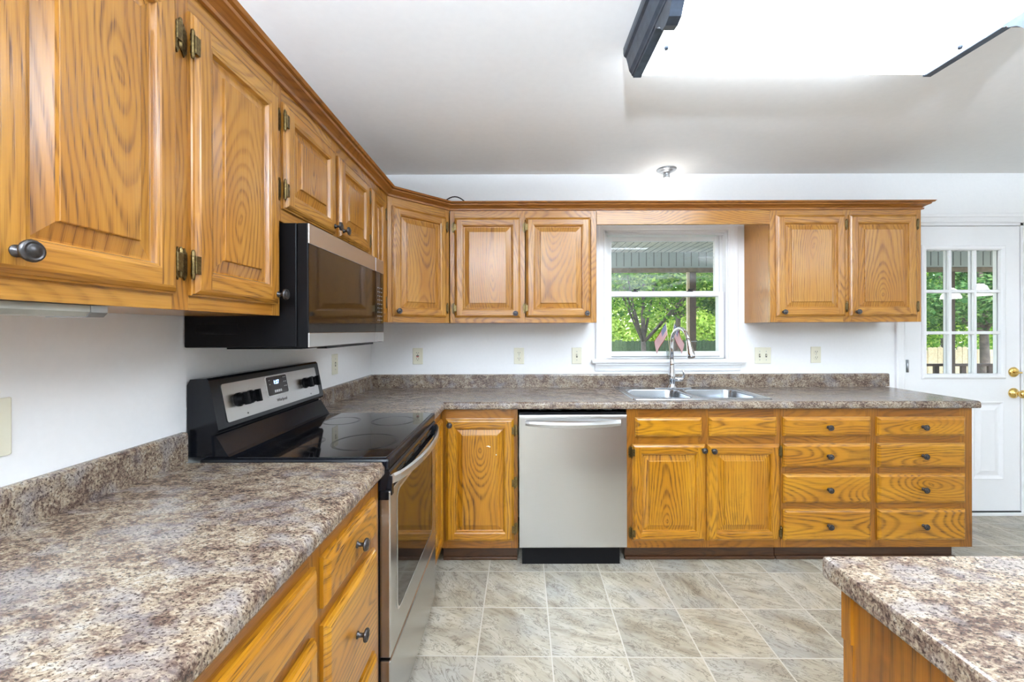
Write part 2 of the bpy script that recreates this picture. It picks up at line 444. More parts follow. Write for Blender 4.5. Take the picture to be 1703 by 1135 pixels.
def thing(name, label, cat, loc=(0, 0, 0), rz=0.0, group=None):
    o = bpy.data.objects.new(name, None); COL.objects.link(o); o.empty_display_size = .1
    o.location = loc; o.rotation_euler = (0, 0, rz)
    return tag(o, label, cat, group)
def tag(o, label, cat, group=None):
    o['label'] = label; o['category'] = cat
    if group: o['group'] = group
    return o
def struct(o):
    o['kind'] = 'structure'; return o
def copy_tree(o, parent=None):
    c = o.copy(); COL.objects.link(c); c.parent = parent
    for ch in list(o.children): copy_tree(ch, c)
    return c
def text_mesh(txt, size, m, name, parent, mat4, extrude=.0004):
    cu = bpy.data.curves.new(name, 'FONT'); cu.body = txt; cu.size = size; cu.extrude = extrude
    cu.align_x = 'CENTER'; cu.align_y = 'CENTER'
    t = bpy.data.objects.new(name + '_tmp', cu); COL.objects.link(t)
    dg = bpy.context.evaluated_depsgraph_get()
    me = bpy.data.meshes.new_from_object(t.evaluated_get(dg))
    bpy.data.objects.remove(t)
    me.materials.clear(); me.materials.append(m)
    me.transform(mat4)
    o = bpy.data.objects.new(name, me); COL.objects.link(o); o.parent = parent
    return o
R90 = PI / 2

# ------------------------------------------------------------------ room dimensions
XL, YB, ZC = -1.041, 2.98, 2.44          # left wall, far wall, ceiling
XR, YF = 7.4, -3.4                       # right wall, wall behind the camera
WX0, WX1, WZ0, WZ1 = .625, 1.500, 1.121, 2.035     # window opening
DX0, DX1, DZ1 = 2.755, 3.605, 2.085                # door opening
WT = .16
def simple(name, boxes, m, merge=False):
    b = MB()
    for q in boxes: b.box(*q, m)
    return b.build(name, merge=merge)
struct(simple('floor', [(XL - .2, XR + .2, YF - .2, YB + WT, -.1, 0)], M['floor']))
struct(simple('ceiling', [(XL - .2, XR + .2, YF - .2, YB + WT, ZC, ZC + .1)], M['ceil']))
struct(simple('wall_left', [(XL - .15, XL, YF - .2, YB + WT, 0, ZC)], M['wall']))
struct(simple('wall_right', [(XR, XR + .15, YF - .2, YB + WT, 0, ZC)], M['wall']))
struct(simple('wall_rear', [(XL, XR, YF - .15, YF, 0, ZC)], M['wall']))
struct(simple('wall_far', [
    (XL, WX0, YB, YB + WT, 0, ZC), (WX0, WX1, YB, YB + WT, 0, WZ0), (WX0, WX1, YB, YB + WT, WZ1, ZC),
    (WX1, DX0, YB, YB + WT, 0, ZC), (DX0, DX1, YB, YB + WT, DZ1, ZC), (DX1, XR, YB, YB + WT, 0, ZC)], M['wall']))
b = MB(); b.box(DX1 + .075, XR, YB - .014, YB, 0, .09, M['trim'], bev=.004); struct(b.build('baseboard_far'))

# ------------------------------------------------------------------ window
def casing_profile(w, t):
    # (across from opening edge, thickness) stepped colonial casing
    return [(0, 0), (0, t * .55), (w * .08, t * .65), (w * .16, t * .5), (w * .55, t * .6), (w * .62, t * .85), (w * .9, t), (w, t * .85), (w, 0)]
def casing(b, x0, x1, z0, z1, y, w, t, m, bottom=False):
    """mitred casing around an opening, on the room side of wall face y (room towards -y)"""
    pr = casing_profile(w, t)
    for i in range(len(pr) - 1):
        (a, ta), (c, tc) = pr[i], pr[i + 1]
        P = lambda d, tt: [(x0 - d, y - tt, z0), (x0 - d, y - tt, z1 + d), (x1 + d, y - tt, z1 + d), (x1 + d, y - tt, z0)]
        A, C_ = P(a, ta), P(c, tc)
        for k_ in range(3):
            b.face([A[k_], C_[k_], C_[k_ + 1], A[k_ + 1]], m)
win = thing('window_1', 'white double-hung window above the sink', 'window', ((WX0 + WX1) / 2, YB, WZ0)); del win['category']; win['kind'] = 'structure'
wl = (-(WX0 + WX1) / 2, -YB, -WZ0)
T = M['trim']
b = MB(); casing(b, WX0, WX1, WZ0 - .0, WZ1, YB, .068, .020, T); b.build('window_casing', win, wl)
b = MB()
b.box(WX0 - .0, WX0 + .012, YB, YB + WT, WZ0, WZ1, T); b.box(WX1 - .012, WX1, YB, YB + WT, WZ0, WZ1, T)
b.box(WX0, WX1, YB, YB + WT, WZ1 - .012, WZ1, T); b.box(WX0, WX1, YB, YB + WT + .02, WZ0 - .02, WZ0 + .002, T)
for xx in ((WX0 + .012, WX0 + .03), (WX1 - .03, WX1 - .012)):      # side tracks
    b.box(xx[0], xx[1], YB + .055, YB + .066, WZ0, WZ1 - .012, T); b.box(xx[0], xx[1], YB + .10, YB + .112, WZ0, WZ1 - .012, T)
b.box(WX0 + .012, WX1 - .012, YB + .028, YB + .04, WZ1 - .024, WZ1 - .012, T)
b.build('window_frame', win, wl)
b = MB()
b.box(WX0 - .10, WX1 + .115, YB - .045, YB + .05, WZ0 - .026, WZ0 + .002, T, 'x', .008)
b.build('window_stool', win, wl)
b = MB()
za = WZ0 - .026
b.prism([(YB, za), (YB - .032, za), (YB - .030, za - .012), (YB - .022, za - .022), (YB - .014, za - .040), (YB - .012, za - .055), (YB, za - .055)], WX0 - .072, WX1 + .085, T, 'x')
b.build('window_apron', win, wl)
def sash(x0, x1, z0, z1, y, st, tr, br, name, glass):
    b = MB(); t = .032
    b.box(x0, x0 + st, y, y + t, z0, z1, T, 'z', .003); b.box(x1 - st, x1, y, y + t, z0, z1, T, 'z', .003)
    b.box(x0 + st, x1 - st, y, y + t, z1 - tr, z1, T, 'x', .003); b.box(x0 + st, x1 - st, y, y + t, z0, z0 + br, T, 'x', .003)
    o = b.build(name, win, wl)
    b = MB(); b.box(x0 + st - .003, x1 - st + .003, y + .013, y + .017, z0 + br - .003, z1 - tr + .003, glass)
    b.build('pane', o)
    return o
sash(WX0 + .030, WX1 - .012 - .012, 1.570, WZ1 - .026, YB + .068, .034, .034, .042, 'upper_sash', M['pane_dirty'])
ls = sash(WX0 + .016, WX1 - .016, WZ0 + .002, 1.603, YB + .022, .038, .032, .052, 'lower_sash', M['pane'])
for xk in (.85, 1.245):
    b = MB()
    b.box(xk - .020, xk + .020, YB + .026, YB + .05, 1.603, 1.610, M['rubber'], 'x', .002)
    b.lathe([(0, .014), (.010, .013), (.011, 0), (0.011, -.002)], M['rubber'], (xk, YB + .037, 1.612), n=14)
    b.tube([(xk, YB + .037, 1.618), (xk + .016, YB + .034, 1.621), (xk + .034, YB + .031, 1.625)], [.005, .0045, .003], M['rubber'], 8)
    b.build('sash_lock', ls, label='black sash lock')
b = MB(); b.box(WX0 + .05, WX1 - .05, YB + .018, YB + .024, WZ0 + .016, WZ0 + .020, M['groove']) ; b.build('lift_groove', ls)

# ------------------------------------------------------------------ entry door
door = thing('door_1', 'white half-glazed back door', 'door', (DX0, YB, 0)); del door['category']; door['kind'] = 'structure'
dl = (-DX0, -YB, 0)
b = MB(); casing(b, DX0, DX1, 0, DZ1, YB, .068, .020, T); b.build('door_casing', door, dl)
b = MB()
b.box(DX0, DX0 + .018, YB, YB + WT, 0, DZ1, T); b.box(DX1 - .018, DX1, YB, YB + WT, 0, DZ1, T); b.box(DX0, DX1, YB, YB + WT, DZ1 - .018, DZ1, T)
b.build('door_frame', door, dl)
b = MB(); b.box(DX0, DX1, YB - .012, YB + WT, 0, .022, T, 'x', .004); b.box(DX0 + .018, DX1 - .018, YB + .0, YB + .02, .022, .030, M['rubber'], 'x'); b.build('threshold', door, dl)
sx0, sx1, sz0, sz1, sy, sty = DX0 + .022, DX1 - .022, .032, DZ1 - .022, YB + .004, .044
gx0, gx1, gz0, gz1 = 2.913, 3.448, 1.006, 1.896
b = MB()
b.box(sx0, gx0, sy, sy + sty, gz0, gz1, T); b.box(gx1, sx1, sy, sy + sty, gz0, gz1, T)
b.box(sx0, sx1, sy, sy + sty, gz1, sz1, T)
def recess_panel(b, x0, x1, z0, z1, y, m):
    ring = lambda i, dy: [(x0 + i, y + dy, z0 + i), (x1 - i, y + dy, z0 + i), (x1 - i, y + dy, z1 - i), (x0 + i, y + dy, z1 - i)]
    R = [ring(0, 0), ring(.006, -.002), ring(.014, .003), ring(.026, .009), ring(.034, .009), ring(.062, .002), ring(.064, .002)]
    for A, C_ in zip(R, R[1:]):
        for k_ in range(4): b.face([A[k_], A[(k_ + 1) % 4], C_[(k_ + 1) % 4], C_[k_]], m)
    b.face(R[-1], m)
pz0, pz1 = .255, .812
pl = [(2.895, 3.11), (3.245, 3.468)]
xs = [sx0, pl[0][0], pl[0][1], pl[1][0], pl[1][1], sx1]
for i in (0, 2, 4): b.box(xs[i], xs[i + 1], sy, sy + sty, sz0, gz0, T)
for (a, c) in pl:
    b.box(a, c, sy, sy + sty, sz0, pz0, T); b.box(a, c, sy, sy + sty, pz1, gz0, T)
    b.box(a, c, sy + .015, sy + sty, pz0, pz1, T); recess_panel(b, a, c, pz0, pz1, sy, T)
slab = b.build('door_leaf', door, dl, merge=False)
b = MB()   # lite frame and muntins
fw = .032
def moulded(b, x0, x1, z0, z1, w, y, m, sgn=-1):
    ring = lambda i, dy: [(x0 + i, y + sgn * dy, z0 + i), (x1 - i, y + sgn * dy, z0 + i), (x1 - i, y + sgn * dy, z1 - i), (x0 + i, y + sgn * dy, z1 - i)]
    R = [ring(0, 0), ring(0.001, .006), ring(w * .3, .012), ring(w * .7, .010), ring(w * .9, .004), ring(w, -.01)]
    for A, C_ in zip(R, R[1:]):
        for k_ in range(4): b.face([A[k_], A[(k_ + 1) % 4], C_[(k_ + 1) % 4], C_[k_]], m)
moulded(b, gx0 - fw, gx1 + fw, gz0 - fw, gz1 + fw, fw + .006, sy, T)
gw, gh = (gx1 - gx0) / 3, (gz1 - gz0) / 3
for i in (1, 2):
    for (yy0, yy1) in ((sy + .001, sy + .018), (sy + .026, sy + .043)):
        b.box(gx0 + gw * i - .011, gx0 + gw * i + .011, yy0, yy1, gz0, gz1, T, 'z', .004)
        b.box(gx0, gx1, yy0 + .0006, yy1 + .0006, gz0 + gh * i - .011, gz0 + gh * i + .011, T, 'x', .004)
b.box(gx0 - .001, gx0 + .006, sy + .02, sy + sty, gz0, gz1, T); b.box(gx1 - .006, gx1 + .001, sy + .02, sy + sty, gz0, gz1, T)
b.build('lite_frame', slab, merge=False)
b = MB(); b.box(gx0, gx1, sy + .020, sy + .024, gz0, gz1, M['pane']); b.build('pane', slab)
for zh in (.25, 1.022, 1.80):
    b = MB(); b.lathe([(0, 0), (.006, 0), (.006, .09), (0, .09)], M['galv'], (DX0 + .019, YB - .006, zh), n=10)
    b.box(DX0 + .012, DX0 + .030, YB - .004, YB + .004, zh, zh + .09, M['galv'])
    b.build('hinge', door, dl, label='grey steel hinge')
bx = 3.535
b = MB()
b.lathe([(0, 0), (.034, 0), (.036, .006), (.030, .013), (.016, .016), (.0, .016)], M['brass'], (bx, sy, 1.022), '-y', 28)
b.lathe([(.008, .012), (.008, .026), (0, .026)], M['brass'], (bx, sy, 1.022), '-y', 12)
b.box(bx - .012, bx + .026, sy - .038, sy - .022, 1.014, 1.026, M['brass'], 'x', .004)
b.build('deadbolt', door, dl, label='brass deadbolt with thumb turn')
b = MB()
b.lathe([(0, 0), (.036, 0), (.037, .006), (.030, .014), (.016, .020), (.012, .026), (.012, .038), (.020, .044), (.029, .056), (.029, .068), (.022, .078), (0, .082)], M['brass'], (bx, sy, .872), '-y', 28)
b.build('door_knob', door, dl, label='round brass door knob')

# ------------------------------------------------------------------ cabinet parts
def knob(parent, x, z, y=-.020, tone=None, s=1.0):
    b = MB(); m = tone or M['pewter']
    b.lathe([(0, 0), (.009 * s, 0), (.009 * s, .002), (.0055 * s, .004), (.0050 * s, .014), (.0075 * s, .018), (.0155 * s, .020), (.0165 * s, .023), (.0150 * s, .027), (.012 * s, .0275), (.0110 * s, .0262), (.009 * s, .028), (0, .0305)],
            m, (x, y, z), '-y', 20)
    return b.build('knob', parent, merge=True)
def hinge(parent, x, z, side, y=-.0):
    """surface-mounted antique hinge on frame beside door edge; side = -1 hinge plate to the left of the door"""
    b = MB(); m = M['antique']
    b.lathe([(0, -.034), (.003, -.032), (.0042, -.027), (.0042, .027), (.003, .032), (0, .034)], m, (x + side * .004, y - .016, z), n=10)
    for zz in (-.020, -.007, .007, .020): b.lathe([(.0050, -.0012), (.0054, 0), (.0050, .0012)], m, (x + side * .004, y - .016, z + zz), n=10)
    b.box(x + side * .004, x + side * .020, y - .0035, y - .0005, z - .024, z + .024, m, bev=.001)
    b.prism([(x + side * .006, z + .024), (x + side * .018, z + .024), (x + side * .012, z + .036)], y - .0035, y - .0005, m, 'y')
    b.prism([(x + side * .006, z - .024), (x + side * .018, z - .024), (x + side * .012, z - .036)], y - .0035, y - .0005, m, 'y')
    b.box(x + side * .003, x - side * .012, y - .0225, y - .0202, z - .020, z + .020, m, bev=.0008)
    return b.build('hinge', parent)

def raised_door(parent, x0, x1, z0, z1, m, kn=None, hg=None, hz=None, st=.056, y=0.0, bev=.034, name='door'):
    """raised panel door; parent-local coordinates, face towards -y; frame plane at y"""
    b = MB()
    w, h = x1 - x0, z1 - z0
    cx, cz = (x0 + x1) / 2, (z0 + z1) / 2
    T_ = .020
    X0, X1, Z0, Z1 = -w / 2, w / 2, -h / 2, h / 2
    def ring(i, t): return [(X0 + i, -t, Z0 + i), (X1 - i, -t, Z0 + i), (X1 - i, -t, Z1 - i), (X0 + i, -t, Z1 - i)]
    sds = [seed((0, 0, Z0 + st / 2), .02), seed((X1 - st / 2, 0, 0), .02), seed((0, 0, Z1 - st / 2), .02), seed((X0 + st / 2, 0, 0), .02)]
    for i in (0, 1, 2, 3):
        j = random.choice((-1, 1)) * random.uniform(.05, .12)
        c = sds[i]; sds[i] = (c[0], c[1], c[2], j, c[4])
    def strip(A, C_, seeds=sds, mm=m):
        for k_ in range(4):
            g = (1, 0, 0) if k_ in (0, 2) else (0, 0, 1)
            b.face([A[k_], A[(k_ + 1) % 4], C_[(k_ + 1) % 4], C_[k_]], mm, g, seeds[k_])
    R = [ring(0, 0), ring(0, .008), ring(.004, .0095), ring(.005, .013), ring(.012, .0185), ring(.016, T_)]
    for A, C_ in zip(R, R[1:]): strip(A, C_)
    # flat frame, butt joints
    o, i_ = .016, st - .012
    b.face([(X0 + o, -T_, Z0 + o), (X0 + i_, -T_, Z0 + o), (X0 + i_, -T_, Z1 - o), (X0 + o, -T_, Z1 - o)], m, (0, 0, 1), sds[3])
    b.face([(X1 - i_, -T_, Z0 + o), (X1 - o, -T_, Z0 + o), (X1 - o, -T_, Z1 - o), (X1 - i_, -T_, Z1 - o)], m, (0, 0, 1), sds[1])
    b.face([(X0 + i_, -T_, Z0 + o), (X1 - i_, -T_, Z0 + o), (X1 - i_, -T_, Z0 + i_), (X0 + i_, -T_, Z0 + i_)], m, (1, 0, 0), sds[0])
    b.face([(X0 + i_, -T_, Z1 - i_), (X1 - i_, -T_, Z1 - i_), (X1 - i_, -T_, Z1 - o), (X0 + i_, -T_, Z1 - o)], m, (1, 0, 0), sds[2])
    R = [ring(i_, T_), ring(i_ + .003, T_ - .0015), ring(st - .004, T_ - .003), ring(st, T_ - .0125), ring(st + .002, T_ - .0135)]
    for A, C_ in zip(R, R[1:]): strip(A, C_)
    ps = seed((0, 0, 0), .03)
    R = [ring(st + .002, T_ - .0135), ring(st + .005, T_ - .0135), ring(st + bev - .001, T_ - .0065), ring(st + bev, T_ - .0012), ring(st + bev + .0015, T_ - .0003)]
    for A, C_ in zip(R, R[1:]):
        for k_ in range(4):
            b.face([A[k_], A[(k_ + 1) % 4], C_[(k_ + 1) % 4], C_[k_]], m, (0, 0, 1), ps)
    b.face(R[-1], m, (0, 0, 1), ps)
    b.face(list(reversed(ring(0, 0))), m, (0, 0, 1), ps)
    d = b.build(name, parent, (cx, y, cz))
    if kn: knob(d, kn[0] - cx, kn[1] - cz)
    if hg:
        side = -1 if hg == 'l' else 1
        for zz in (hz or (z0 + .075, z1 - .075)):
            hinge(d, (-w / 2 if hg == 'l' else w / 2), zz - cz, side)
    return d

def slab_drawer(parent, x0, x1, z0, z1, m, kn=True, y=0.0, name='drawer', tone=None, koff=0):
    b = MB(); w, h = x1 - x0, z1 - z0; T_ = .020
    def ring(i, t): return [(-w / 2 + i, -t, -h / 2 + i), (w / 2 - i, -t, -h / 2 + i), (w / 2 - i, -t, h / 2 - i), (-w / 2 + i, -t, h / 2 - i)]
    sd = seed((0, 0, 0), .03)
    R = [ring(0, 0), ring(0, .009), ring(.004, .0105), ring(.0055, .014), ring(.013, .0190), ring(.0165, T_)]
    for A, C_ in zip(R, R[1:]):
        for k_ in range(4): b.face([A[k_], A[(k_ + 1) % 4], C_[(k_ + 1) % 4], C_[k_]], m, (1, 0, 0), sd)
    b.face(R[-1], m, (1, 0, 0), sd); b.face(list(reversed(R[0])), m, (1, 0, 0), sd)
    d = b.build(name, parent, ((x0 + x1) / 2, y, (z0 + z1) / 2))
    if kn: knob(d, koff, 0, tone=tone)
    return d

def carcass(parent, x0, x1, z0, z1, depth, m, y=.02, name='carcass', toe=0.0):
    b = MB(); t = .016
    b.box(x0, x0 + t, y, depth, z0 + toe * 0, z1, m, 'z'); b.box(x1 - t, x1, y, depth, z0, z1, m, 'z')
    b.box(x0 + t, x1 - t, y, depth - .006, z0, z0 + t, m, 'x'); b.box(x0 + t, x1 - t, y, depth - .006, z1 - t, z1, m, 'x')
    b.box(x0 + t, x1 - t, depth - .006, depth, z0, z1, m, 'z')
    return b.build(name, parent, merge=False)
def face_frame(parent, stiles, rails, z0, z1, m, y0=0.0, y1=.02, rail_spans=None, bev=.0012):
    """stiles: list of (xa, xb); rails: list of (xa, xb, za, zb)"""
    b = MB()
    for (a, c) in stiles:
        s_ = seed(((a + c) / 2, 0, 0), 0); s_ = (*s_[:3], random.uniform(.05, .12), s_[4])
        b.box(a, c, y0, y1, z0, z1, m, 'z', bev, s_)
    for (a, c, za, zb) in rails: b.box(a, c, y0 + .0002, y1, za, zb, m, 'x', bev)
    return b.build('face_frame', parent, merge=False)

OU, OB = M['oak'], M['oak_base']
UZ0, UZ1 = 1.377, 2.125     # upper cabinets
DEP = .305
XU = XL + DEP               # face plane of the left uppers (x = -.736)

# ---- left uppers: local x = world y, face towards +x
def left_unit(name, label, y0, face_x, z=0.0):
    return thing(name, label, 'cabinet', (face_x, y0, z), R90)
c = left_unit('wall_cabinet', 'oak two-door wall cabinet in left foreground, hinges at centre', .533, XU)
L = 1.297 - .533
carcass(c, 0, L, UZ0, UZ1, DEP - .002, OU)
face_frame(c, [(0, .04), (L / 2 - .022, L / 2 + .022), (L - .038, L)], [(.04, L / 2 - .022, UZ0, UZ0 + .045), (L / 2 + .022, L - .038, UZ0, UZ0 + .045), (.04, L / 2 - .022, 2.035, UZ1), (L / 2 + .022, L - .038, 2.035, UZ1)], UZ0, UZ1, OU)
raised_door(c, .562 - .533, .893 - .533, 1.410, 2.045, OU, (.598 - .533, 1.446), 'r', (1.478, 1.97), st=.060)
raised_door(c, .935 - .533, 1.272 - .533, 1.410, 2.045, OU, (1.255 - .533, 1.440), 'l', (1.478, 1.97), st=.060)
# over the microwave
MZ = 1.672
c = left_unit('wall_cabinet', 'short oak wall cabinet with two small doors above the microwave', 1.297, XU)
L = 2.078 - 1.297
carcass(c, 0, L, MZ, UZ1, DEP - .002, OU)
face_frame(c, [(0, .012), (.366, .408), (L - .020, L)], [(.012, .366, MZ, 1.74), (.408, L - .02, MZ, 1.74), (.012, .366, 2.035, UZ1), (.408, L - .02, 2.035, UZ1)], MZ, UZ1, OU)
raised_door(c, 1.306 - 1.297, 1.668 - 1.297, 1.712, 2.045, OU, (1.650 - 1.297, 1.742), 'l', (1.77, 1.985), st=.056)
raised_door(c, 1.706 - 1.297, 2.052 - 1.297, 1.712, 2.045, OU, (1.728 - 1.297, 1.742), 'r', (1.77, 1.985), st=.056)
# narrow cabinet
c = left_unit('wall_cabinet', 'narrow oak wall cabinet between microwave and diagonal corner cabinet', 2.078, XU)
L = 2.372 - 2.078
carcass(c, 0, L - .002, UZ0, UZ1, DEP - .002, OU)
face_frame(c, [(0, .028), (L - .080, L)], [(.028, L - .08, UZ0, UZ0 + .045), (.028, L - .08, 2.035, UZ1)], UZ0, UZ1, OU)
raised_door(c, 2.096 - 2.078, 2.300 - 2.078, 1.410, 2.045, OU, None, 'r', st=.052, bev=.028)
# diagonal corner cabinet
DFY = YB - .61              # 2.37
c = thing('corner_wall_cabinet', 'diagonal oak corner wall cabinet with one raised-panel door', 'cabinet', (XU, DFY, 0), PI / 4)
Ld = .305 * math.sqrt(2)
b = MB()
tr = lambda x, y: (math.cos(-PI / 4) * (x - XU) - math.sin(-PI / 4) * (y - DFY), math.sin(-PI / 4) * (x - XU) + math.cos(-PI / 4) * (y - DFY))
poly = [tr(XU - .001, DFY + .003), tr(XU + .302, DFY + .306), tr(XU + .302, YB - .002), tr(XL + .002, YB - .002), tr(XL + .002, DFY + .003)]
poly = [(p[0], max(p[1], .0205)) if i < 2 else p for i, p in enumerate(poly)]
b.prism(poly, UZ0, UZ0 + .016, OU, 'z', 'x'); b.prism(poly, UZ1 - .016, UZ1, OU, 'z', 'x')
for i in (1, 2, 3, 4):
    p, q = Vector((*poly[i], 0)), Vector((*poly[(i + 1) % 5], 0)); n_ = (q - p).normalized(); n_ = Vector((-n_.y, n_.x, 0)) * .01
    b.prism([tuple(p.xy), tuple(q.xy), tuple((q + n_).xy), tuple((p + n_).xy)], UZ0 + .016, UZ1 - .016, OU, 'z', 'z')
b.build('carcass', c, merge=False)
face_frame(c, [(0.003, .036), (Ld - .036, Ld - .003)], [(.036, Ld - .036, UZ0, UZ0 + .045), (.036, Ld - .036, 2.035, UZ1)], UZ0, UZ1, OU)
raised_door(c, .030, Ld - .030, 1.410, 2.045, OU, (.056, 1.442), 'r', (1.470, 1.985), st=.054)
# back upper pair
BFY = YB - DEP              # face 2.675
c = thing('wall_cabinet', 'oak two-door wall cabinet left of the window', 'cabinet', (XU + .305, BFY, 0))
ox = XU + .305
carcass(c, 0.0, .508 - ox, UZ0, UZ1, DEP - .002, OU)
face_frame(c, [(0.003, .032), (.435, .482), (.905, .508 - ox)], [(.032, .435, UZ0, UZ0 + .040), (.482, .905, UZ0, UZ0 + .040), (.032, .435, 2.035, UZ1), (.482, .905, 2.035, UZ1)], UZ0, UZ1, OU)
def bx_(px): return (px - 860) / 262.2 - ox
raised_door(c, bx_(756), bx_(866), 1.410, 2.048, OU, (bx_(857.5), 1.436), 'l', (1.470, 1.985), st=.058)
raised_door(c, bx_(875), bx_(983), 1.410, 2.048, OU, (bx_(976), 1.436), 'l', (1.470, 1.985), st=.058)
# right upper pair
rx0, rx1 = 1.618, 2.583
c = thing('wall_cabinet', 'oak two-door wall cabinet between window and back door', 'cabinet', (rx0, BFY, 0))
L = rx1 - rx0
b = MB(); t_ = .016
b.box(0, t_, .02, DEP - .002, UZ0, UZ1, M['oak_veneer'], 'z'); b.box(L - t_, L, .02, DEP - .002, UZ0, UZ1, M['oak_veneer'], 'z')
b.box(t_, L - t_, .02, DEP - .002, UZ0, UZ0 + t_, OU, 'x'); b.box(t_, L - t_, .02, DEP - .002, UZ1 - t_, UZ1, OU, 'x')
b.build('carcass', c, merge=False)
face_frame(c, [(0, .042), (.468, .520), (L - .030, L)], [(.042, .468, UZ0, UZ0 + .040), (.520, L - .03, UZ0, UZ0 + .040), (.042, .468, 2.035, UZ1), (.520, L - .03, 2.035, UZ1)], UZ0, UZ1, OU)
def bx2(px): return (px - 860) / 262.2 - rx0
raised_door(c, bx2(1293), bx2(1409), 1.412, 2.060, OU, (bx2(1303), 1.441), 'r', (1.475, 2.0), st=.060)
raised_door(c, bx2(1415), bx2(1528), 1.412, 2.060, OU, (bx2(1425), 1.441), 'r', (1.475, 2.0), st=.060)
# valance board over the window
b = MB(); b.box(.510, rx0 - .001, BFY, BFY + .02, 2.005, 2.0935, OU, 'x', .0012)
tag(b.build('valance_board'), 'plain oak valance board spanning above the sink window', 'valance')

# ---- crown moulding swept along the cabinet tops
crown_prof = [(0, 2.094), (.010, 2.095), (.012, 2.104), (.005, 2.106), (.010, 2.111), (.018, 2.116), (.034, 2.123), (.037, 2.130), (.031, 2.1315), (.046, 2.1335), (.052, 2.142), (0.0, 2.142), (-.02, 2.142), (-.02, 2.125), (0, 2.125)]
path = [(XU, .533), (XU, DFY), (XU + .305, BFY), (rx1, BFY), (rx1, YB - .002)]
crown = thing('crown_moulding', 'stepped oak crown moulding along the tops of the wall cabinets', 'moulding', (XU, .533, 2.098))
def offs(i, d):
    """offset path vertex i by d towards the room"""
    P = [Vector(p) for p in path]
    def nrm(a, c_):
        t = (c_ - a).normalized(); return Vector((t.y, -t.x))
    if i == 0: return P[0] + nrm(P[0], P[1]) * d
    if i == len(P) - 1: return P[-1] + nrm(P[-2], P[-1]) * d
    n0, n1 = nrm(P[i - 1], P[i]), nrm(P[i], P[i + 1])
    mm = (n0 + n1); mm = mm / mm.dot(n0)
    return P[i] + mm * d
for i in range(len(path) - 1):
    A = Vector(path[i]); B = Vector(path[i + 1]); g = (B - A).normalized()
    b = MB(); sd = seed((A.x, A.y, 2.12), .02); sd = (*sd[:3], .09, sd[4])
    n = len(crown_prof)
    pa = [(*offs(i, d), z) for d, z in crown_prof]; pb = [(*offs(i + 1, d), z) for d, z in crown_prof]
    for k_ in range(n):
        k2 = (k_ + 1) % n
        b.face([pa[k_], pb[k_], pb[k2], pa[k2]], M['oak_crown'], (g.x, g.y, 0), sd)
    b.face(pa, M['oak_crown'], (g.x, g.y, 0), sd); b.face(list(reversed(pb)), M['oak_crown'], (g.x, g.y, 0), sd)
    b.build('moulding_length', crown, (-XU, -.533, -2.098))

# ------------------------------------------------------------------ base cabinets
XB = -.431                  # face of the left base run
BY = 2.37                   # face of the far base run
BZ0, BZ1 = .095, .885
OD = M['oak_dark']
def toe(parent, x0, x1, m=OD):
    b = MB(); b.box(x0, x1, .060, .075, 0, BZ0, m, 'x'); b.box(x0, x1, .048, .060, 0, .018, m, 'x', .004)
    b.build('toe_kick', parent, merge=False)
# left foreground
y0 = -.30
c = thing('base_cabinet', 'oak base cabinet in the left foreground with drawer stack beside the range', 'cabinet', (XB, y0, 0), R90)
L = 1.292 - y0
carcass(c, 0, L, BZ0, BZ1, .6, OB); toe(c, 0, L)
yy = lambda v: v - y0
cols = [(.908, 1.235), (.36, .872), (-.14, .32)]
fs = [(yy(1.235) - .008, L), (yy(.872) - .008, yy(.908) + .008), (yy(.32) - .008, yy(.36) + .008), (0, yy(-.14) + .008)]
rl = []
for (a, d_) in cols:
    for (za, zb) in ((BZ0, .145), (.38, .418), (.685, .73), (.83, BZ1)):
        rl.append((yy(a) + .008, yy(d_) - .008, za, zb))
face_frame(c, fs, rl, BZ0, BZ1, M['oak_frame'])
slab_drawer(c, yy(.908), yy(1.235), .727, .838, OB); slab_drawer(c, yy(.908), yy(1.235), .411, .690, OB); slab_drawer(c, yy(.908), yy(1.235), .139, .385, OB)
for (a, d_) in cols[1:]:
    slab_drawer(c, yy(a), yy(d_), .727, .838, OB)
    raised_door(c, yy(a), yy(d_), .139, .690, OB, (yy(a) + .03, .655), None)
# filler base past the range
c = thing('base_cabinet', 'narrow oak base cabinet squeezed between range and inside corner', 'cabinet', (XB, 2.045, 0), R90)
L = 2.368 - 2.045
carcass(c, 0, L, BZ0, BZ1, .6, OB); toe(c, 0, L)
face_frame(c, [(0, .030), (L - .045, L)], [(.03, L - .045, BZ0, .145), (.03, L - .045, .83, BZ1)], BZ0, BZ1, M['oak_frame'])
raised_door(c, .018, L - .035, .139, .838, OB, None, None, st=.05, bev=.03)
# corner base on the far run
c = thing('base_cabinet', 'oak base cabinet with a single scuffed door left of the dishwasher', 'cabinet', (XB, BY, 0))
L = 0.002 - XB
carcass(c, 0.0, L, BZ0, BZ1, .6, OB); toe(c, 0.0, L - .004)
face_frame(c, [(0.002, .032), (L - .038, L)], [(.032, L - .038, BZ0, .145), (.032, L - .038, .83, BZ1)], BZ0, BZ1, M['oak_frame'])
cd = raised_door(c, .026, L - .022, .139, .832, OB, (.052, .800), 'r', (.21, .47, .765), st=.060)
b = MB(); b.lathe([(0, 0), (.0035, 0), (.003, .001), (0, .0012)], M['trim'], (.093, -.0198, .145), '-y', 12)
b.build('paint_mark', cd, label='small white paint dot')
b = MB(); b.prism([(.035, .192), (.05, .197), (.062, .190), (.058, .186), (.046, .191)], -.0206, -.0196, M['trim'], 'y')
b.build('paint_mark', cd, label='white paint scuff')
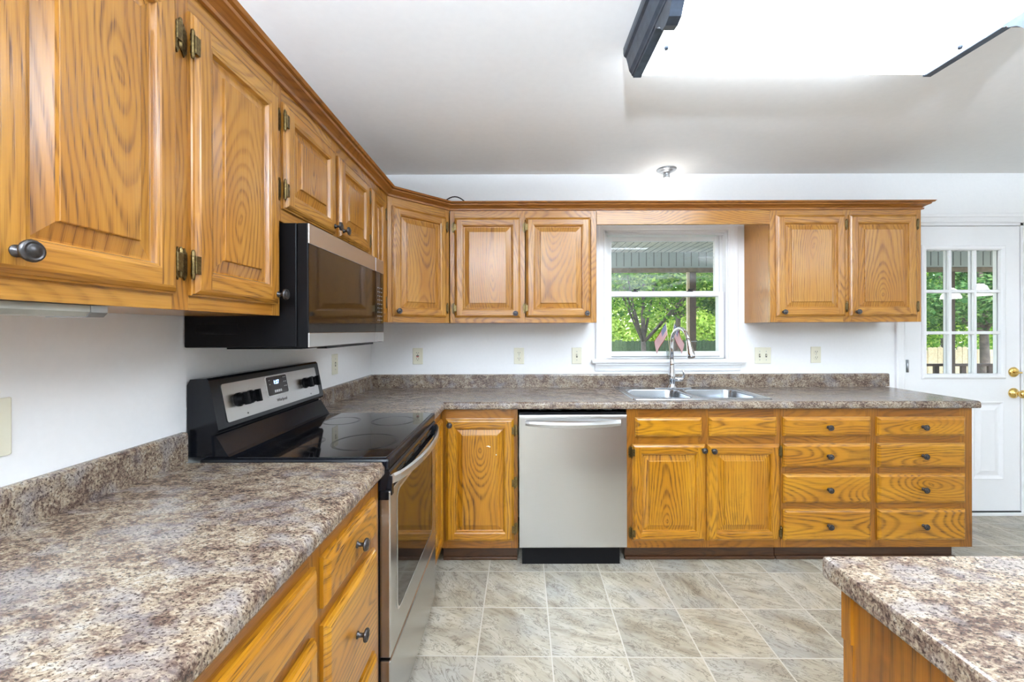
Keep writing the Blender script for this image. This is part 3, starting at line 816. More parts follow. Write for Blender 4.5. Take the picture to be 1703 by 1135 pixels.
# sink base
sx = .618
c = thing('sink_base_cabinet', 'oak sink base with two false drawer fronts above two doors', 'cabinet', (sx, BY, 0))
L = 1.487 - sx
carcass(c, 0, L, BZ0, .72, .6, OB); toe(c, .003, L)
q = lambda px: (px - 860) / 296.2 - sx
face_frame(c, [(0, q(1063)), (q(1168) - .004, q(1179) + .006), (L - .035, L)], [(q(1063), q(1167), .83, BZ1), (q(1181), L - .035, .83, BZ1), (q(1063), q(1167), .678, .735), (q(1181), L - .035, .678, .735), (q(1063), q(1167), BZ0, .145), (q(1181), L - .035, BZ0, .145)], BZ0, BZ1, M['oak_frame'])
slab_drawer(c, q(1057), q(1168), .727, .835, OB, kn=False, name='drawer_front'); slab_drawer(c, q(1180), q(1293), .727, .835, OB, kn=False, name='drawer_front')
raised_door(c, q(1052), q(1174), .139, .683, OB, (q(1169), .655), 'l', (.185, .64), st=.058)
raised_door(c, q(1177), q(1298), .139, .683, OB, (q(1185), .652), 'r', (.185, .64), st=.058)
# drawer base
dx = 1.489
c = thing('drawer_base_cabinet', 'oak base cabinet with eight slab drawers at the counter end', 'cabinet', (dx, BY, 0))
L = 2.574 - dx
q = lambda px: (px - 860) / 296.2 - dx
carcass(c, 0, L, BZ0, BZ1, .6, OB)
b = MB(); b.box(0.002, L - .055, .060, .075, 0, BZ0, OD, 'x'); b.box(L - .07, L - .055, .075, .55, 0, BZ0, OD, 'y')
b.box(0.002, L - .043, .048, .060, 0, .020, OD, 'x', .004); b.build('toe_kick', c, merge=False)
rows = [(.727, .835), (.551, .686), (.349, .514), (.139, .315)]
rl = []
for (a, d_) in ((q(1310), q(1444)), (q(1467), q(1602))):
    for (za, zb) in ((BZ0, .148), (.306, .358), (.505, .560), (.677, .735), (.826, BZ1)): rl.append((a, d_, za, zb))
face_frame(c, [(0, q(1310)), (q(1444), q(1467)), (q(1602), L)], rl, BZ0, BZ1, M['oak_frame'])
for (a, d_) in ((1304, 1450), (1461, 1608)):
    for (za, zb) in rows: slab_drawer(c, q(a), q(d_), za, zb, OB)

# ------------------------------------------------------------------ worktops
CT, CTH = .925, .040
LAM = M['lam']
def edge_prof(y_front, y_back, top=CT, th=CTH):
    """cross-section (across, z): rolled front edge"""
    r = .017; pts = []
    for k_ in range(7):
        a = PI / 2 + (PI / 2) * k_ / 6
        pts.append((y_front + r + r * math.cos(a), top - r + r * math.sin(a)))
    pts += [(y_front, top - th + .008), (y_front + .004, top - th + .001), (y_front + .012, top - th), (y_back, top - th), (y_back, top)]
    return pts
CFY = 2.345                 # front edge of far run
CFX = -.406                 # front edge of left runs
ct = thing('countertop', 'speckled brown laminate countertop on the far run, turning the corner to the range', 'countertop', (0, CFY, CT))
b = MB()
SX0, SX1, SY0, SY1 = .688, 1.474, 2.44, 2.905      # sink cutout
CX1 = 2.600
pf = edge_prof(CFY, SY0)
# front strip with rounded right end, mitred at the inner corner
n = len(pf)
def sweep(b, pa, pb, m=LAM, caps=(True, True)):
    n = len(pa)
    for k_ in range(n):
        k2 = (k_ + 1) % n
        b.face([pa[k_], pb[k_], pb[k2], pa[k2]], m)
    if caps[0]: b.face(list(reversed(pa)), m)
    if caps[1]: b.face(pb, m)
# section from corner mitre to sink
full = edge_prof(CFY, YB - .001)
mit = [(CFX + (p[0] - CFY) * -1, p[0], p[1]) for p in full]       # 45 degree mitre running into the corner
lx = lambda x, pr: [(x, p[0], p[1]) for p in pr]
sweep(b, mit, lx(SX0, full))
sweep(b, lx(SX0, edge_prof(CFY, SY0)), lx(SX1, edge_prof(CFY, SY0)))
b.box(SX0, SX1, SY1, YB - .001, CT - CTH, CT, LAM)
sweep(b, lx(SX1, full), lx(CX1, full))
# left return, beyond the range
RY0 = 2.040
fl = edge_prof(0, 1)
fr = [(CFX - d, z) for d, z in [(p[0], p[1]) for p in edge_prof(0, CFX - XL - .001)]]
pa = [(x, RY0, z) for x, z in fr]
pb = [(x, CFY + (CFX - x), z) for x, z in fr]
sweep(b, pb, pa)
b.build('worktop', ct, (0, -CFY, -CT), merge=False)
def splash(pts2d, axis, a0, a1):
    b = MB(); b.prism(pts2d, a0, a1, LAM, axis); return b
SH = .092
def spl_prof(w0, sg):   # wall position, sign towards the room
    t = .020; r = .010
    return [(w0, CT), (w0 + sg * t, CT), (w0 + sg * t, CT + SH - r), (w0 + sg * (t - .003), CT + SH - .003), (w0 + sg * (t - r), CT + SH), (w0, CT + SH)]
b = splash(spl_prof(YB - .0005, -1), 'x', XL + .0205, 2.632)
b.build('backsplash', ct, (0, -CFY, -CT))
b = splash(spl_prof(XL + .0005, 1), 'y', RY0, YB - .0005)
b.build('backsplash', ct, (0, -CFY, -CT))
# foreground left top
ctl = thing('countertop', 'speckled brown laminate countertop in the left foreground beside the range', 'countertop', (XL, -.3, CT))
b = MB()
sweep(b, [(x, 1.278, z) for x, z in fr], [(x, -.32, z) for x, z in fr])
# rounded far edge strip
b.prism([(1.278, CT - CTH), (1.294, CT - CTH), (1.297, CT - CTH + .004), (1.297, CT - .012), (1.2935, CT - .004), (1.286, CT), (1.278, CT)], XL + .001, CFX - .012, LAM, 'x')
b.build('worktop', ctl, (-XL, .3, -CT), merge=False)
b = splash(spl_prof(XL + .0005, 1), 'y', -.32, 1.297); b.build('backsplash', ctl, (-XL, .3, -CT))
# peninsula bottom right
PX0, PY1 = .545, .752
pen = thing('countertop', 'pale speckled laminate countertop on the island at lower right', 'countertop', (PX0, PY1, CT))
b = MB()
b.box(PX0, 1.75, -.6, PY1, CT - .038, CT, LAM, 'x', .006)
b.build('worktop', pen, (-PX0, -PY1, -CT))
c = thing('island_cabinet', 'plain oak-sided island cabinet at the lower right', 'cabinet', (PX0 + .013, PY1 - .03, 0))
b = MB(); Pz = CT - .0385
b.box(.006, 1.15, -1.25, -.004, .0, Pz, M['oak_frame'], 'z')  # darker oak here stands in for shade on the island side
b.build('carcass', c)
b = MB()
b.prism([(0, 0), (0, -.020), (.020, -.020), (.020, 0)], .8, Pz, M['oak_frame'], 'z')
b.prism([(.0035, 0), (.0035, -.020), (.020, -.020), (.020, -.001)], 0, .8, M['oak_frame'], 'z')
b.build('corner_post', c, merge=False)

# ------------------------------------------------------------------ sink and faucet
sk = thing('kitchen_sink', 'stainless double-bowl sink set in the counter under the window', 'sink', (1.08, 2.67, CT))
S = M['sink']
b = MB()
ox0, ox1, oy0, oy1 = .672, 1.488, 2.425, 2.935
ZT = CT + .005
def rrect(x0, x1, y0, y1, r, z, n=5):
    pts = []
    for (cx_, cy_, a0) in ((x1 - r, y1 - r, 0), (x0 + r, y1 - r, PI / 2), (x0 + r, y0 + r, PI), (x1 - r, y0 + r, 1.5 * PI)):
        for k_ in range(n + 1):
            a = a0 + PI / 2 * k_ / n; pts.append((cx_ + r * math.cos(a), cy_ + r * math.sin(a), z))
    return pts
def loft(b, rings, m, smooth=True):
    for A, C_ in zip(rings, rings[1:]):
        n = len(A)
        for k_ in range(n): b.face([A[k_], A[(k_ + 1) % n], C_[(k_ + 1) % n], C_[k_]], m, smooth=smooth)
bowls = [(.712, 1.060, 2.475, 2.835), (1.092, 1.448, 2.475, 2.835)]
loft(b, [rrect(ox0, ox1, oy0, oy1, .02, CT + .0005), rrect(ox0 + .002, ox1 - .002, oy0 + .002, oy1 - .002, .02, ZT), rrect(ox0 + .010, ox1 - .010, oy0 + .010, oy1 - .010, .02, ZT), rrect(ox0 + .014, ox1 - .014, oy0 + .014, oy1 - .014, .02, ZT - .002)], S)
# deck with two holes via grid strips: triangulated fill
bm = bmesh.new()
def add_loop(pts):
    vs = [bm.verts.new(p) for p in pts]; return [bm.edges.new((vs[i], vs[(i + 1) % len(vs)])) for i in range(len(vs))]
E = add_loop(rrect(ox0 + .014, ox1 - .014, oy0 + .014, oy1 - .014, .02, ZT - .002))
for (a, c_, d_, e_) in bowls: E += add_loop(rrect(a, c_, d_, e_, .06, ZT - .002))
bmesh.ops.triangle_fill(bm, use_beauty=True, edges=E)
for f in bm.faces:
    pts = [v.co.copy() for v in f.verts]
    if f.normal.z < 0: pts.reverse()
    b.face(pts, S)
bm.free()
b.build('rim', sk, (-1.08, -2.67, -CT))
for (a, c_, d_, e_) in bowls:
    b = MB()
    rings = [rrect(a, c_, d_, e_, .06, ZT - .002)]
    for (i, z) in ((.004, -.004), (.006, -.012), (.012, -.12), (.018, -.155), (.032, -.172), (.052, -.178)):
        rings.append(rrect(a + i, c_ - i, d_ + i, e_ - i, .06, ZT + z))
    loft(b, rings, S); b.face(rings[-1], S)
    cx_, cy_ = (a + c_) / 2, (d_ + e_) / 2
    o = b.build('bowl', sk, (-1.08, -2.67, -CT))
    b = MB(); b.lathe([(.045, .001), (.043, .003), (.036, .001), (.030, -.004), (0, -.004)], M['chrome'], (cx_, cy_, ZT - .178 + .002), n=24); b.build('drain', o)
fa = thing('kitchen_faucet', 'chrome gooseneck pull-down faucet behind the sink', 'faucet', (1.062, 2.875, ZT - .0015))
CH = M['chrome']
b = MB(); b.box(-.125, .125, -.026, .026, .0, .006, CH, 'x', .003); b.build('deck_plate', fa)
b = MB()
b.lathe([(0, .006), (.030, .006), (.030, .012), (.024, .018), (.0215, .03), (.024, .05), (.026, .075), (.023, .11), (.0165, .15), (.0150, .165), (.0165, .170), (.0150, .175), (.0135, .20)], CH, n=24)
pts = [(0, 0, .19), (0, 0, .28)]
for k_ in range(15):
    a = PI * k_ / 14 * .93
    pts.append((.018 * (1 - math.cos(a)) , -.095 * (1 - math.cos(a)), .315 + .095 * math.sin(a)))
b.tube(pts, .0125, CH, 14)
b.build('spout', fa)
b = MB()
e = Vector(pts[-1]); dr = (e - Vector(pts[-2])).normalized()
b.tube([e, e + dr * .008, e + dr * .02, e + dr * .06, e + dr * .095, e + dr * .110, e + dr * .118], [.0125, .0150, .0155, .0195, .0240, .0245, .021], CH, 16)
b.build('spray_head', fa)
b = MB()
b.tube([(.020, 0, .062), (.07, 0, .062), (.078, 0, .062)], [.017, .016, .011], CH, 14)
b.tube([(.066, 0, .065), (.082, -.004, .082), (.078, -.01, .105), (.070, -.014, .130)], [.008, .0075, .006, .005], CH, 10)
b.build('handle', fa)

# little flags in a glass on the window stool
vz = WZ0 + .003
vs = thing('glass_tumbler', 'small clear glass on the window sill holding two flags', 'glass', (1.080, YB - .012, vz))
b = MB(); b.lathe([(0, .001), (.017, .001), (.019, .006), (.022, .06), (.0208, .06), (.0178, .008), (0, .008)], M['clear'], n=20); b.build('tumbler', vs)
def flag(lbl, base, top, droop, w, h, ph):
    f = thing('small_flag', lbl, 'flag', base)
    t = Vector(top) - Vector(base)
    b = MB(); b.tube([(0, 0, 0), tuple(t)], .0018, plain('flag_stick', (.72, .6, .38), .5), 8)
    b.lathe([(0, -.003), (.0035, 0), (0, .004)], M['brass'], tuple(t), n=10); b.build('stick', f)
    b = MB(); nx, ny = 26, 13
    sd = t.normalized()
    dx_ = Vector(droop).normalized()
    def P(i, j):
        s_ = i / nx; r_ = j / ny
        p = t - sd * (.006 + h * r_) + dx_ * (w * s_)
        p += Vector((0, 1, 0)) * (.008 * math.sin(s_ * 9 + ph + r_ * 2) * s_ * 1.3) + Vector((0, 0, -1)) * (.010 * s_ * s_ * (1 + .3 * math.sin(ph + r_ * 3)))
        return p
    for i in range(nx):
        for j in range(ny):
            m = FLAGM[0] if j % 2 == 0 else FLAGM[1]
            if i < nx * .4 and j < 7:
                m = FLAGM[2] if (i + j) % 2 or i == 0 or j == 0 else FLAGM[1]
                if j % 2 == 0 or i % 2 == 0: m = FLAGM[2]
            b.face([P(i, j), P(i + 1, j), P(i + 1, j + 1), P(i, j + 1)], m, smooth=True)
    b.build('cloth', f, recalc=False)
bz = vz + .01
flag('small striped flag on a stick, left one in the sill glass', (1.088, YB - .012, bz), (1.052, YB - .020, 1.385), (-.56, -.05, -.83), .150, .085, 0)
flag('small striped flag on a stick behind the faucet, right one in the sill glass', (1.072, YB - .012, bz), (1.118, YB - .008, 1.385), (.42, -.05, -.90), .150, .080, 1.7)

# ------------------------------------------------------------------ dishwasher
dw = thing('dishwasher', 'stainless steel dishwasher between oak base cabinets', 'dishwasher', (.310, 2.335, 0))
ST = M['steel']
b = MB(); b.box(-.296, .296, .030, .60, .10, .862, M['blackmat'], bev=.003); b.build('tub', dw)
b = MB()
prof = [(.028, .855), (.004, .855), (.001, .850), (0, .84), (-.001, .5), (0, .125), (.002, .115), (.028, .115)]
b.prism(prof, -.300, .300, ST, 'x'); dr_ = b.build('door_panel', dw)
b = MB(); b.box(-.300, .300, .0035, .03, .856, .868, M['blackmat'], 'x', .002); b.build('control_strip', dw, label='black top strip')
b = MB(); b.box(-.285, .27, .045, .065, .0, .112, M['blackmat']); b.build('kick_plate', dw, label='black kick plate')
b = MB()
N = 24
for k_ in range(N):
    def sec(t):
        x = -.265 + .530 * t; bow = math.sin(PI * t) ** .75 if 0 < t < 1 else 0
        y = -.008 - .034 * bow; z = .812 - .004 * math.sin(PI * t)
        hh = .020 - .004 * abs(2 * t - 1) ** 4
        return [(x, y + .006, z + hh), (x, y - .004, z + hh - .005), (x, y - .007, z), (x, y - .004, z - hh + .005), (x, y + .006, z - hh), (x, y + .010, z)]
    A, C_ = sec(k_ / N), sec((k_ + 1) / N)
    for j in range(6): b.face([A[j], C_[j], C_[(j + 1) % 6], A[(j + 1) % 6]], ST, smooth=True)
    if k_ == 0: b.face(A, ST)
    if k_ == N - 1: b.face(list(reversed(C_)), ST)
for sgn in (-1, 1): b.box(sgn * .263 - .006, sgn * .263 + .006, -.006, .004, .796, .828, ST)
b.build('handle', dw, merge=False)
b = MB()   # crumpled insulation in the gap above
for i in range(18):
    x = -.26 + i * .029; zz = .877 + .004 * math.sin(i * 1.9)
    b.tube([(x, .08, .868), (x + .015, .06 + .01 * math.sin(i), zz), (x + .034, .08, .868)], .004, M['galv'], 6)
b.build('insulation', dw, label='crumpled grey insulation above door')

# ------------------------------------------------------------------ range
RY0_, RY1_ = 1.302, 2.034
rg = thing('range', 'black and stainless electric range with glass cooktop', 'stove', (XL, (RY0_ + RY1_) / 2, 0))
rl_ = (-XL, -(RY0_ + RY1_) / 2, 0)
BK, BM, SY_ = M['black'], M['blackmat'], M['steel_y']
b = MB(); b.box(XL + .03, -.435, RY0_ + .002, RY1_ - .002, .02, .893, BM, bev=.003); b.build('body', rg, rl_)
b = MB()
b.box(XL + .05, -.400, RY0_ - .001, RY1_ + .001, .893, .9305, BK, bev=.008); cook = b.build('cooktop_frame', rg, rl_)
b = MB(); b.box(XL + .16, -.412, RY0_ + .014, RY1_ - .014, .9300, .9325, M['glassblack'], bev=.001); gl = b.build('glass_cooktop', rg, rl_)
def ringmesh(b, cx_, cy_, r0, r1, z, m, n=48):
    for k_ in range(n):
        a, c_ = 2 * PI * k_ / n, 2 * PI * (k_ + 1) / n
        b.face([(cx_ + r0 * math.cos(a), cy_ + r0 * math.sin(a), z), (cx_ + r1 * math.cos(a), cy_ + r1 * math.sin(a), z), (cx_ + r1 * math.cos(c_), cy_ + r1 * math.sin(c_), z), (cx_ + r0 * math.cos(c_), cy_ + r0 * math.sin(c_), z)], m)
for (cx_, cy_, r) in ((-.545, 1.50, .115), (-.545, 1.845, .095), (-.775, 1.50, .080), (-.775, 1.845, .080)):
    b = MB()
    for k_ in range(3): ringmesh(b, cx_, cy_, r - .002 - k_ * .004, r - k_ * .004, .9328, M['burner'])
    b.build('burner_ring', gl)
# front control-less panel and vents
b = MB(); b.prism([(-.436, .893), (-.402, .893), (-.398, .885), (-.412, .83), (-.436, .83)], RY0_ + .004, RY1_ - .004, BK, 'y')
for k_ in range(5):
    ya = RY0_ + .10 + k_ * .115
    for j in (0, 1): b.box(-.4045 - j * .002, -.4005 - j * .004, ya, ya + .085, .862 - j * .012, .866 - j * .012, M['slot'])
b.build('vent_panel', rg, rl_, merge=False)
# oven door
b = MB()
b.box(-.434, -.398, RY0_ + .006, RY1_ - .006, .305, .828, SY_, bev=.004)
od = b.build('oven_door', rg, rl_)
b = MB()
def rr(y0, y1, z0, z1, r, x, n=5): return [(x, p[0], p[1]) for p in [(q_[0], q_[1]) for q_ in rrect(y0, y1, z0, z1, r, 0, n)]]
ga = rr(1.385, 1.950, .405, .800, .03, -.3965)
b.face(ga, M['ovenglass']); b.face(list(reversed(rr(1.385, 1.950, .405, .800, .03, -.399))), M['ovenglass'])
gb = rr(1.385, 1.950, .405, .800, .03, -.399)
for k_ in range(len(ga)): b.face([ga[k_], gb[k_], gb[(k_ + 1) % len(ga)], ga[(k_ + 1) % len(ga)]], M['ovenglass'])
b.build('oven_window', od, label='dark glass oven window')
b = MB()
ga = rr(1.377, 1.958, .397, .808, .035, -.3975); gb = rr(1.385, 1.950, .405, .800, .03, -.3962)
for k_ in range(len(ga)): b.face([ga[k_], gb[k_], gb[(k_ + 1) % len(ga)], ga[(k_ + 1) % len(ga)]], ST)
b.build('window_trim', od)
b = MB(); b.box(-.4165, -.400, RY0_ + .006, RY1_ - .006, .8285, .8295, BM); b.box(-.434, -.402, RY0_ + .004, RY1_ - .004, .800, .8285, BK, bev=.002); b.build('door_top_trim', od, merge=False)
b = MB(); N = 28
for k_ in range(N):
    def sec(t):
        y = RY0_ + .018 + (RY1_ - RY0_ - .036) * t; bow = math.sin(PI * t) ** .6 if 0 < t < 1 else 0
        x = -.394 + .048 * bow
        return [(x - .008, y, .872), (x + .002, y, .880), (x + .006, y, .872), (x + .007, y, .862), (x + .004, y, .850), (x - .004, y, .846), (x - .008, y, .852)]
    A, C_ = sec(k_ / N), sec((k_ + 1) / N)
    for j in range(7): b.face([A[j], C_[j], C_[(j + 1) % 7], A[(j + 1) % 7]], ST, smooth=True)
    if k_ == 0: b.face(A, ST)
    if k_ == N - 1: b.face(list(reversed(C_)), ST)
for yy_ in (RY0_ + .022, RY1_ - .022): b.box(-.412, -.394, yy_ - .010, yy_ + .010, .812, .872, BK, bev=.002)
b.build('handle', od, merge=False)
b = MB(); b.box(-.434, -.398, RY0_ + .006, RY1_ - .006, .045, .295, SY_, bev=.005); b.build('storage_drawer', rg, rl_)
# backguard: sloping console
bg_ = MB()
bx0 = XL + .004
side = [(bx0, .935), (bx0, 1.160), (bx0 + .010, 1.178), (bx0 + .060, 1.181), (bx0 + .068, 1.174), (bx0 + .098, 1.018), (bx0 + .092, 1.008), (bx0 + .075, 1.004), (bx0 + .080, .935)]
gy0, gy1 = RY0_ + .012, RY1_ - .006
bg_.prism(side, gy0, gy1, BK, 'y'); bgo = bg_.build('backguard', rg, rl_)
b = MB(); b.prism([(bx0 + .075, 1.000), (bx0 + .086, .998), (bx0 + .122, .940), (bx0 + .128, .932), (bx0 + .07, .932)], gy0 + .006, gy1 - .004, BK, 'y'); b.build('backguard_skirt', rg, rl_)
# console face
A0 = Vector((bx0 + .0683, 0, 1.172)); A1 = Vector((bx0 + .0978, 0, 1.020)); dn = (A1 - A0).normalized(); nn = Vector((-dn.z, 0, dn.x)); nn = nn if nn.x > 0 else -nn
LF = (A1 - A0).length
def con(y, s, o=0.0):  # s distance down the face
    p = A0 + dn * s + nn * o; return (p.x, y, p.z)
def plate(b, y0, y1, s0, s1, o, m, r=.006, n=3):
    pts = [(p[0], p[1]) for p in rrect(y0, y1, s0, s1, r, 0, n)]
    T1 = [con(p[0], p[1], o) for p in pts]; T0 = [con(p[0], p[1], 0) for p in pts]
    b.face(T1, m)
    for k_ in range(len(pts)): b.face([T0[k_], T1[k_], T1[(k_ + 1) % len(pts)], T0[(k_ + 1) % len(pts)]], m)
b = MB(); plate(b, gy0 + .045, gy1 - .040, .016, LF - .012, .0022, SY_, .008)
for yk in (gy0 + .118, gy0 + .182, gy1 - .150, gy1 - .088):
    for a in (0, 1, 2, 3, 4, 5):
        an = -PI * .9 + a * PI * .36; cy_, cs_ = yk + .033 * math.cos(an), .078 + .033 * math.sin(an)
        plate(b, cy_ - .001, cy_ + .001, cs_ - .001, cs_ + .001, .0024, M['grey_print'], .0004, 1)
fp = b.build('console_plate', bgo, merge=False)
ym = (gy0 + gy1) / 2
b = MB(); plate(b, ym - .058 - .02, ym + .088 - .02, .016 + .003, .098, .0036, ST, .008); plate(b, ym - .054 - .02, ym + .084 - .02, .022, .094, .0042, M['display'], .006)
for k_ in range(4): plate(b, ym - .032 + k_ * .013, ym - .022 + k_ * .013, .076, .086, .0046, M['white_print'], .002)
for i in range(2):
    for j in range(3): plate(b, ym + .038 + i * .012, ym + .044 + i * .012, .030 + j * .018, .033 + j * .018, .0046, M['white_print'], .001)
for j in range(2): plate(b, ym - .06, ym - .053, .034 + j * .016, .0365 + j * .016, .0046, M['white_print'], .001)
dp = b.build('display_panel', fp, merge=False)
Mface = Matrix(((0, nn.x, 0, 0), (0, 0, 0, 0), (0, 0, 0, 0), (0, 0, 0, 1)))
def facemat(y, s, o):
    p = con(y, s, o)
    ex, ey, ez = Vector((0, 1, 0)), -dn, nn
    m = Matrix.Identity(4)
    for i in range(3): m[i][0], m[i][1], m[i][2], m[i][3] = ex[i], ey[i], ez[i], p[i]
    return m
text_mesh('1:27', .021, M['blue_led'], 'clock_digits', dp, facemat(ym - .012, .046, .0046))
text_mesh('Whirlpool', .017, M['grey_print'], 'brand_lettering', fp, facemat(ym + .01, .118, .0024))
for yk in (gy0 + .118, gy0 + .182, gy1 - .150, gy1 - .088):
    b = MB(); c0 = Vector(con(yk, .078, .002))
    def P(r, a, h): return c0 + Vector((0, 1, 0)) * (r * math.cos(a)) + dn * (r * math.sin(a)) + nn * h
    prof = [(.024, 0), (.024, .004), (.021, .007), (.0195, .020), (.018, .022), (0, .022)]
    for i in range(len(prof) - 1):
        for k_ in range(22):
            a, c_ = 2 * PI * k_ / 22, 2 * PI * (k_ + 1) / 22
            q4 = [P(prof[i][0], a, prof[i][1]), P(prof[i][0], c_, prof[i][1]), P(prof[i + 1][0], c_, prof[i + 1][1]), P(prof[i + 1][0], a, prof[i + 1][1])]
            if prof[i + 1][0] == 0: q4 = q4[:3]
            b.face(q4, BM, smooth=True)
    g8 = [P(0, 0, 0) + Vector((0, 1, 0)) * sy_ * .0055 + dn * sd_ * .022 + nn * h for h in (.020, .036) for sy_, sd_ in ((-1, -1), (1, -1), (1, 1), (-1, 1))]
    for f in ((0, 1, 2, 3), (7, 6, 5, 4), (0, 4, 5, 1), (1, 5, 6, 2), (2, 6, 7, 3), (3, 7, 4, 0)): b.face([g8[i] for i in f], BM)
    b.build('control_knob', fp, merge=False)
for (yk) in (gy0 + .15, gy1 - .118):
    b = MB(); plate(b, yk - .003, yk + .003, .128, .134, .0025, M['slot'], .0025, 3); b.build('indicator', fp)

# ------------------------------------------------------------------ microwave
mw = thing('microwave', 'black and stainless over-the-range microwave under the oak wall cabinets', 'microwave', (XL, 1.675, 1.27))
ml = (-XL, -1.675, -1.27)
MY0, MY1, MX, MB0, MT = 1.305, 2.040, -.652, 1.270, 1.668
b = MB(); b.box(XL + .002, MX - .035, MY0, MY1, MB0 + .008, MT, BM, bev=.004)
b.box(XL + .08, MX - .06, MY0 + .08, MY1 - .08, MB0, MB0 + .01, BM)
b.box(XL + .04, MX - .22, MY0 - .0015, MY0 + .001, 1.32, 1.352, BM, bev=.0006)
b.build('body', mw, ml, merge=False)
b = MB(); split = 1.925
b.box(MX - .034, MX, MY0 + .001, split - .001, MB0 + .006, MT, BM, bev=.003); md = b.build('door', mw, ml)
b = MB(); b.box(MX - .004, MX + .003, MY0 + .002, split - .001, 1.604, MT - .001, SY_, bev=.0015); b.build('top_trim', md, label='stainless top band')
b = MB(); b.box(MX - .004, MX + .003, MY0 + .002, split - .001, MB0 + .008, 1.324, SY_, bev=.0015); b.build('bottom_trim', md, label='stainless bottom band')
b = MB(); b.box(MX - .002, MX + .0015, MY0 + .004, split - .002, 1.3245, 1.6035, M['ovenglass']); b.build('door_glass', md, label='dark reflective glass')
b = MB(); b.box(MX - .034, MX, split + .001, MY1 - .001, MB0 + .006, MT, BM, bev=.003)
b.box(MX - .002, MX + .0015, split + .002, MY1 - .002, 1.3245, 1.6035, M['ovenglass'])
for j in range(9):
    for i in range(3):
        ya = split + .030 + i * .026; za = 1.530 - j * .019
        b.box(MX + .0014, MX + .0019, ya, ya + .006, za, za + .003, M['white_print'])
cp = b.build('control_panel', mw, ml, merge=False)
b = MB(); b.box(MX - .004, MX + .003, split + .001, MY1 - .002, 1.604, MT - .001, SY_, bev=.0015); b.build('top_trim', cp)
b = MB(); b.box(MX - .004, MX + .003, split + .001, MY1 - .002, MB0 + .008, 1.324, SY_, bev=.0015); b.build('bottom_trim', cp)
b = MB(); b.box(MX - .03, MX + .0035, MY0 + .12, split - .04, MB0 + .0, MB0 + .007, BM); b.build('grease_vent', mw, ml)

# ------------------------------------------------------------------ outlets and switches
def plate_obj(name, label, cat, w, h, kind, loc, rz=0.0, group=None):
    t = thing(name, label, cat, loc, rz, group)
    b = MB(); b.box(-w / 2, w / 2, -.006, .0005, -h / 2, h / 2, M['ivory'], bev=.003); b.build('cover_plate', t)
    def slots(b, x, z):
        for sx_ in (-1, 1): b.box(x + sx_ * .0065 - .0012, x + sx_ * .0065 + .0012, -.0096, -.0080, z - .001, z + .008, M['slot'])
        b.lathe([(0, 0), (.0026, 0), (.0026, .0008), (0, .0008)], M['slot'], (x, -.0090, z - .0075), '-y', 10)
    if kind == 'duplex':
        for z in (-.020, .020):
            b = MB(); b.lathe([(.0165, 0), (.0165, .003), (0, .003)], M['ivory'], (0, -.0055, z), '-y', 22); slots(b, 0, z); b.build('socket', t, merge=False)
        b = MB(); b.lathe([(.003, 0), (.003, .0012), (0, .0012)], M['galv'], (0, -.006, 0), '-y', 10); b.build('screw', t)
    if kind == 'gfci':
        b = MB(); b.box(-.0165, .0165, -.0085, -.005, -.033, .033, M['ivory'], bev=.001)
        slots(b, 0, .021); slots(b, 0, -.021); b.build('socket', t, merge=False)
        b = MB(); b.box(-.009, .009, -.0105, -.008, .001, .007, M['slot'], bev=.0005); b.build('test_button', t)
        b = MB(); b.box(-.009, .009, -.0105, -.008, -.007, -.001, M['redplastic'], bev=.0005); b.build('reset_button', t)
    if kind.startswith('switch'):
        for x in ((0,) if kind == 'switch' else (-.023, .023)):
            b = MB(); b.box(x - .0055, x + .0055, -.0066, -.005, -.012, .012, M['slot'])
            b.prism([(-.006, -.006), (-.018, .004), (-.019, .011), (-.006, .006)], x - .004, x + .004, M['ivory'], 'x'); b.build('toggle', t, merge=False)
            for z in (-.030, .030):
                b = MB(); b.lathe([(.003, 0), (.003, .0012), (0, .0012)], M['galv'], (x, -.006, z), '-y', 10); b.build('screw', t)
    return t
oz = 1.147
plate_obj('wall_outlet', 'ivory outlet with red button under diagonal corner cabinet', 'outlet', .072, .116, 'gfci', (-.707, YB, oz))
plate_obj('wall_outlet', 'ivory duplex outlet on far wall above the dishwasher side counter', 'outlet', .072, .116, 'duplex', (.013, YB, oz))
plate_obj('light_switch', 'single ivory toggle switch just left of the window', 'switch', .072, .116, 'switch', (.424, YB, oz))
plate_obj('light_switch', 'double ivory toggle switch plate just right of the window', 'switch', .116, .116, 'switch2', (1.747, YB, oz - .002))
plate_obj('wall_outlet', 'ivory duplex outlet between double switch and back door', 'outlet', .072, .116, 'duplex', (2.124, YB, oz + .002))
plate_obj('wall_outlet', 'ivory duplex outlet on left wall at the photo edge, above foreground counter', 'outlet', .072, .118, 'duplex', (XL, .822, 1.138), R90)
plate_obj('light_switch', 'single ivory toggle switch on the left wall beyond the range', 'switch', .072, .116, 'switch', (XL, 2.383, 1.139), R90)

